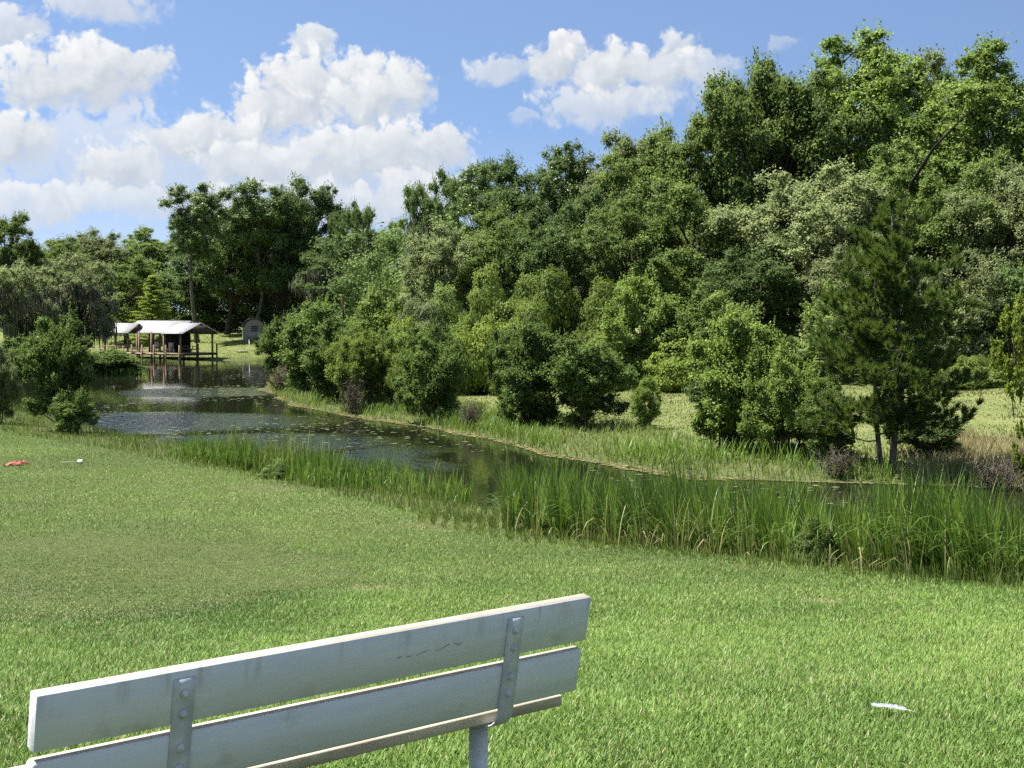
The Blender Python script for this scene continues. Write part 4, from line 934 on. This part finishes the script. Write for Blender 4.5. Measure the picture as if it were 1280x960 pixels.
# ------------------------------------------------------------------ small things on the lawn
def ground_hit(px, py):
    d = ray(px, py); Y = 3.0
    while Y < 120:
        if CAMZ + d[2]*Y < tz(d[0]*Y, Y): break
        Y += .05
    return np.array([d[0]*Y, Y, tz(d[0]*Y, Y)])
def lawn_things():
    # feather
    p = ground_hit(1119, 899); fe = empty('feather', (p[0], p[1], p[2]+.046), R(-12)); fe.rotation_euler = (R(24), R(6), R(-12)); tag(fe, 'grey white bird feather lying on the lawn', 'feather')
    vane = plain('feather vane', (.33, .36, .41), .7, .2, 60, .3); shaft = plain('feather shaft', (.75, .72, .62), .5, .3)
    f = MB(); rng = np.random.default_rng(3); L = .215
    xs = np.linspace(-.5, .22, 46)*L
    for x in xs:
        for sg in (-1, 1):
            if rng.random() < .10: continue
            ln = .014*(1 - .35*((x/L+.1)/.5)**2) + rng.normal()*.002; zc = .006*math.cos(x/L*4)
            f.add([(x, 0, zc), (x+.0052, 0, zc), (x+.0052-ln*.85, sg*ln, zc+.006), (x-ln*.85, sg*ln, zc+.006)], [(0, 1, 2, 3)])
    f.build('vane', vane, fe); MB().tube([(-.5*L, 0, .006), (0, 0, .008), (.3*L, 0, .004), (.5*L, 0, -.004)], [.0008, .0016, .002, .0014], 6).build('shaft', shaft, fe)
    # red cloth scrap
    p = ground_hit(20, 582); rc = empty('red_cloth', tuple(p)); rc.scale = (.62, .62, .6); tag(rc, 'crumpled red cloth lying on the lawn at the left', 'cloth')
    n = 18; U, V = np.meshgrid(np.linspace(-1, 1, n), np.linspace(-1, 1, n)); rr = vnoise(U*2.2+5, V*2.2, 4)
    Xc = U*.42 + .12*np.sin(V*3); Yc = V*.30 + .18*U; Zc = .10 + .16*vnoise(U*3+3, V*3, 9) - .10*np.maximum(U**2, V**2)
    idx = np.arange(n*n).reshape(n, n); q = np.stack([idx[:-1, :-1], idx[:-1, 1:], idx[1:, 1:], idx[1:, :-1]], -1).reshape(-1, 4)
    keep = (rr[:-1, :-1].ravel() > .22)
    o = MB().add(np.stack([Xc, Yc, Zc], -1).reshape(-1, 3), q[keep]).build('fabric', plain('red cloth', (.42, .11, .09), .75, .2, 6, .2), rc, True)
    md = o.modifiers.new('thick', 'SOLIDIFY'); md.thickness = .012
    # white card on a little stake lying in the grass
    p = ground_hit(100, 580); wc = empty('white_tag', tuple(p), R(8)); wc.scale = (.75,)*3; tag(wc, 'small white plastic tag on a thin stake lying on the lawn', 'tag')
    MB().obox((0, 0, .13), (1, 0, .05), (0, 1, .4), (-.05, -.4, 1), .10, .07, .02, .008).build('plate', plain('white plastic', (.8, .8, .78), .4, .5), wc)
    MB().tube([(-.1, 0, .11), (-.4, -.05, .1), (-.8, -.08, .09)], [.008, .008, .007], 6).build('stake', plain('pale cane', (.62, .58, .42), .7, .3), wc)
lawn_things()

# ------------------------------------------------------------------ light and sky
SAZ, SEL = R(-74), R(63)
sd_ = Vector((math.cos(SEL)*math.sin(SAZ), math.cos(SEL)*math.cos(SAZ), math.sin(SEL)))
sl = bpy.data.lights.new('sun', 'SUN'); sl.energy = 4.2; sl.angle = R(.53); sl.color = (1, .955, .88)
so = bpy.data.objects.new('sun', sl); COL.objects.link(so); so.rotation_euler = sd_.to_track_quat('Z', 'Y').to_euler()

W = bpy.data.worlds.new('World'); S.world = W; W.use_nodes = True; nt = W.node_tree; nt.nodes.clear()
# cumulus heaps: direction in units of 100 px of the photograph, radii, opacity; farther heaps first
HEAPS = [(230,205,360,80,.62),(470,215,170,75,.6),(150,20,95,28,.75),(40,55,60,38,.85),(395,60,34,28,.9),(450,95,50,35,1),(70,120,60,45,1),(190,100,45,40,1),(125,108,108,58,1),
    (510,105,42,40,1),(395,115,86,60,1),(470,128,75,56,1),(340,142,60,48,1),(310,172,60,38,1),(250,174,75,38,1),(40,190,66,42,1),(500,192,60,48,1),(440,195,90,50,1),(330,208,110,46,.95),
    (160,212,70,36,1),(556,184,46,42,1),(520,236,90,34,.8),(200,254,220,36,.75),(420,256,170,40,.8),(60,262,120,34,.75),
    (632,84,66,18,.7),(845,55,34,28,.85),(700,76,52,42,1),(835,90,60,45,.9),(880,88,40,36,.7),(760,92,66,45,1),(760,130,110,34,.75),(965,58,24,14,.35),(650,138,26,12,.35)]
tc = nd(nt, 'ShaderNodeTexCoord').outputs['Generated']
sx = nd(nt, 'ShaderNodeSeparateXYZ', inp={0: tc})
az = math_(nt, 'ARCTAN2', sx.outputs[0], sx.outputs[1]); el = math_(nt, 'ARCSINE', sx.outputs[2])
P = nd(nt, 'ShaderNodeCombineXYZ', inp={0: math_(nt, 'MULTIPLY', az, 18), 1: math_(nt, 'MULTIPLY', el, 18), 2: 0.0}).outputs[0]
wn = nd(nt, 'ShaderNodeTexNoise', noise_dimensions='2D', inp={'Vector': P, 'Scale': 1.5, 'Detail': 5.0, 'Roughness': .55})
wv = nd(nt, 'ShaderNodeVectorMath', operation='MULTIPLY_ADD', inp={0: wn.outputs['Color'], 1: (.62, .5, 0), 2: (-.31, -.16, 0)}).outputs[0]
PW = nd(nt, 'ShaderNodeVectorMath', operation='ADD', inp={0: P, 1: wv}).outputs[0]
fine = noise(nt, P, 4.5, 6, .6); fine.node.noise_dimensions = '2D'
vor = nd(nt, 'ShaderNodeTexVoronoi', voronoi_dimensions='2D', feature='F1', inp={'Vector': PW, 'Scale': 3.4, 'Detail': 2.0, 'Roughness': .5})
edge = math_(nt, 'ADD', math_(nt, 'MULTIPLY', math_(nt, 'SUBTRACT', fine, .5), .55), math_(nt, 'MULTIPLY', math_(nt, 'SUBTRACT', .42, vor.outputs['Distance']), .42))
shn = math_(nt, 'ADD', math_(nt, 'MULTIPLY', edge, .75), .57)
Sh, A = .8, 0.0
for (x, y, a_, b_, op) in [(x, y, a*1.1, b*1.1, o) for x, y, a, b, o in HEAPS]:
    q = nd(nt, 'ShaderNodeVectorMath', operation='MULTIPLY_ADD', inp={0: PW, 1: (100/a_, 100/b_, 0), 2: (-(x-640)/a_, -(388-y)/b_, 0)}).outputs[0]
    d = math_(nt, 'SUBTRACT', 1.0, nd(nt, 'ShaderNodeVectorMath', operation='LENGTH', inp={0: q}).outputs['Value'])
    dt = nd(nt, 'ShaderNodeVectorMath', operation='DOT_PRODUCT', inp={0: q, 1: (-.20, .56, 0)}).outputs['Value']
    wd = nd(nt, 'ShaderNodeMapRange', inp={0: dt, 1: -.35, 2: .15, 3: .85, 4: .26}).outputs[0]        # soft bases, crisp tops
    al = nd(nt, 'ShaderNodeMapRange', interpolation_type='SMOOTHSTEP', inp={0: math_(nt, 'ADD', d, edge), 1: -.02, 2: wd, 3: 0.0, 4: op}).outputs[0]
    sh = math_(nt, 'ADD', shn, dt, True)
    m_ = nd(nt, 'ShaderNodeMapRange', clamp=False, inp={0: al, 3: Sh, 4: sh}).outputs[0]; Sh = m_
    A = math_(nt, 'MULTIPLY', math_(nt, 'SUBTRACT', 1.0, al), math_(nt, 'SUBTRACT', 1.0, A) if A == 0.0 else A)
A = math_(nt, 'SUBTRACT', 1.0, A)
# scattered clouds over every other part of the sky
fn = noise(nt, P, .22, 4, .55); fn.node.noise_dimensions = '2D'; sp = nd(nt, 'ShaderNodeSeparateXYZ', inp={0: P})
outm = math_(nt, 'MAXIMUM', ss(nt, math_(nt, 'ABSOLUTE', sp.outputs[0]), 7.0, 9.5), ss(nt, sp.outputs[1], 4.4, 6.0))
A = math_(nt, 'MAXIMUM', A, math_(nt, 'MULTIPLY', outm, ss(nt, fn, .52, .68)))
cover = math_(nt, 'MAXIMUM', A, math_(nt, 'MULTIPLY', ss(nt, el, .13, .02), .42))
lit = Sh
sky = nd(nt, 'ShaderNodeTexSky', sky_type='NISHITA', sun_disc=False, sun_elevation=SEL, sun_rotation=SAZ, altitude=50, air_density=1.0, dust_density=.1, ozone_density=.35)
lift = nd(nt, 'ShaderNodeVectorMath', operation='MULTIPLY_ADD', inp={0: tc, 1: (1, 1, 1.9), 2: (0, 0, .225)}).outputs[0]
nt.links.new(lift, sky.inputs[0])
cc = mixc(nt, lit, (2.35, 2.7, 3.15), (4.95, 4.95, 4.9))
hz = ss(nt, el, .16, .02)
cc = mixc(nt, math_(nt, 'MULTIPLY', hz, .45), cc, (3.5, 3.85, 4.25))
up = ss(nt, el, -.02, .0)
fin = mixc(nt, math_(nt, 'MULTIPLY', math_(nt, 'MULTIPLY', cover, up), .94), sky.outputs[0], cc)
bg = nd(nt, 'ShaderNodeBackground', inp={0: fin, 1: .057}); wo = nt.nodes.new('ShaderNodeOutputWorld'); nt.links.new(bg.outputs[0], wo.inputs[0])
W.cycles.sampling_method = 'MANUAL'; W.cycles.sample_map_resolution = 512

# ------------------------------------------------------------------ render settings
S.render.engine = 'CYCLES'
S.view_settings.view_transform = 'Standard'; S.view_settings.look = 'None'; S.view_settings.exposure = 1.8; S.view_settings.gamma = 1.0
c = S.cycles; c.max_bounces = 7; c.diffuse_bounces = 4; c.glossy_bounces = 3; c.transmission_bounces = 4; c.transparent_max_bounces = 6
c.use_adaptive_sampling = True; c.adaptive_threshold = .02; c.use_denoising = False; c.caustics_reflective = False; c.caustics_refractive = False
c.sample_clamp_indirect = 6
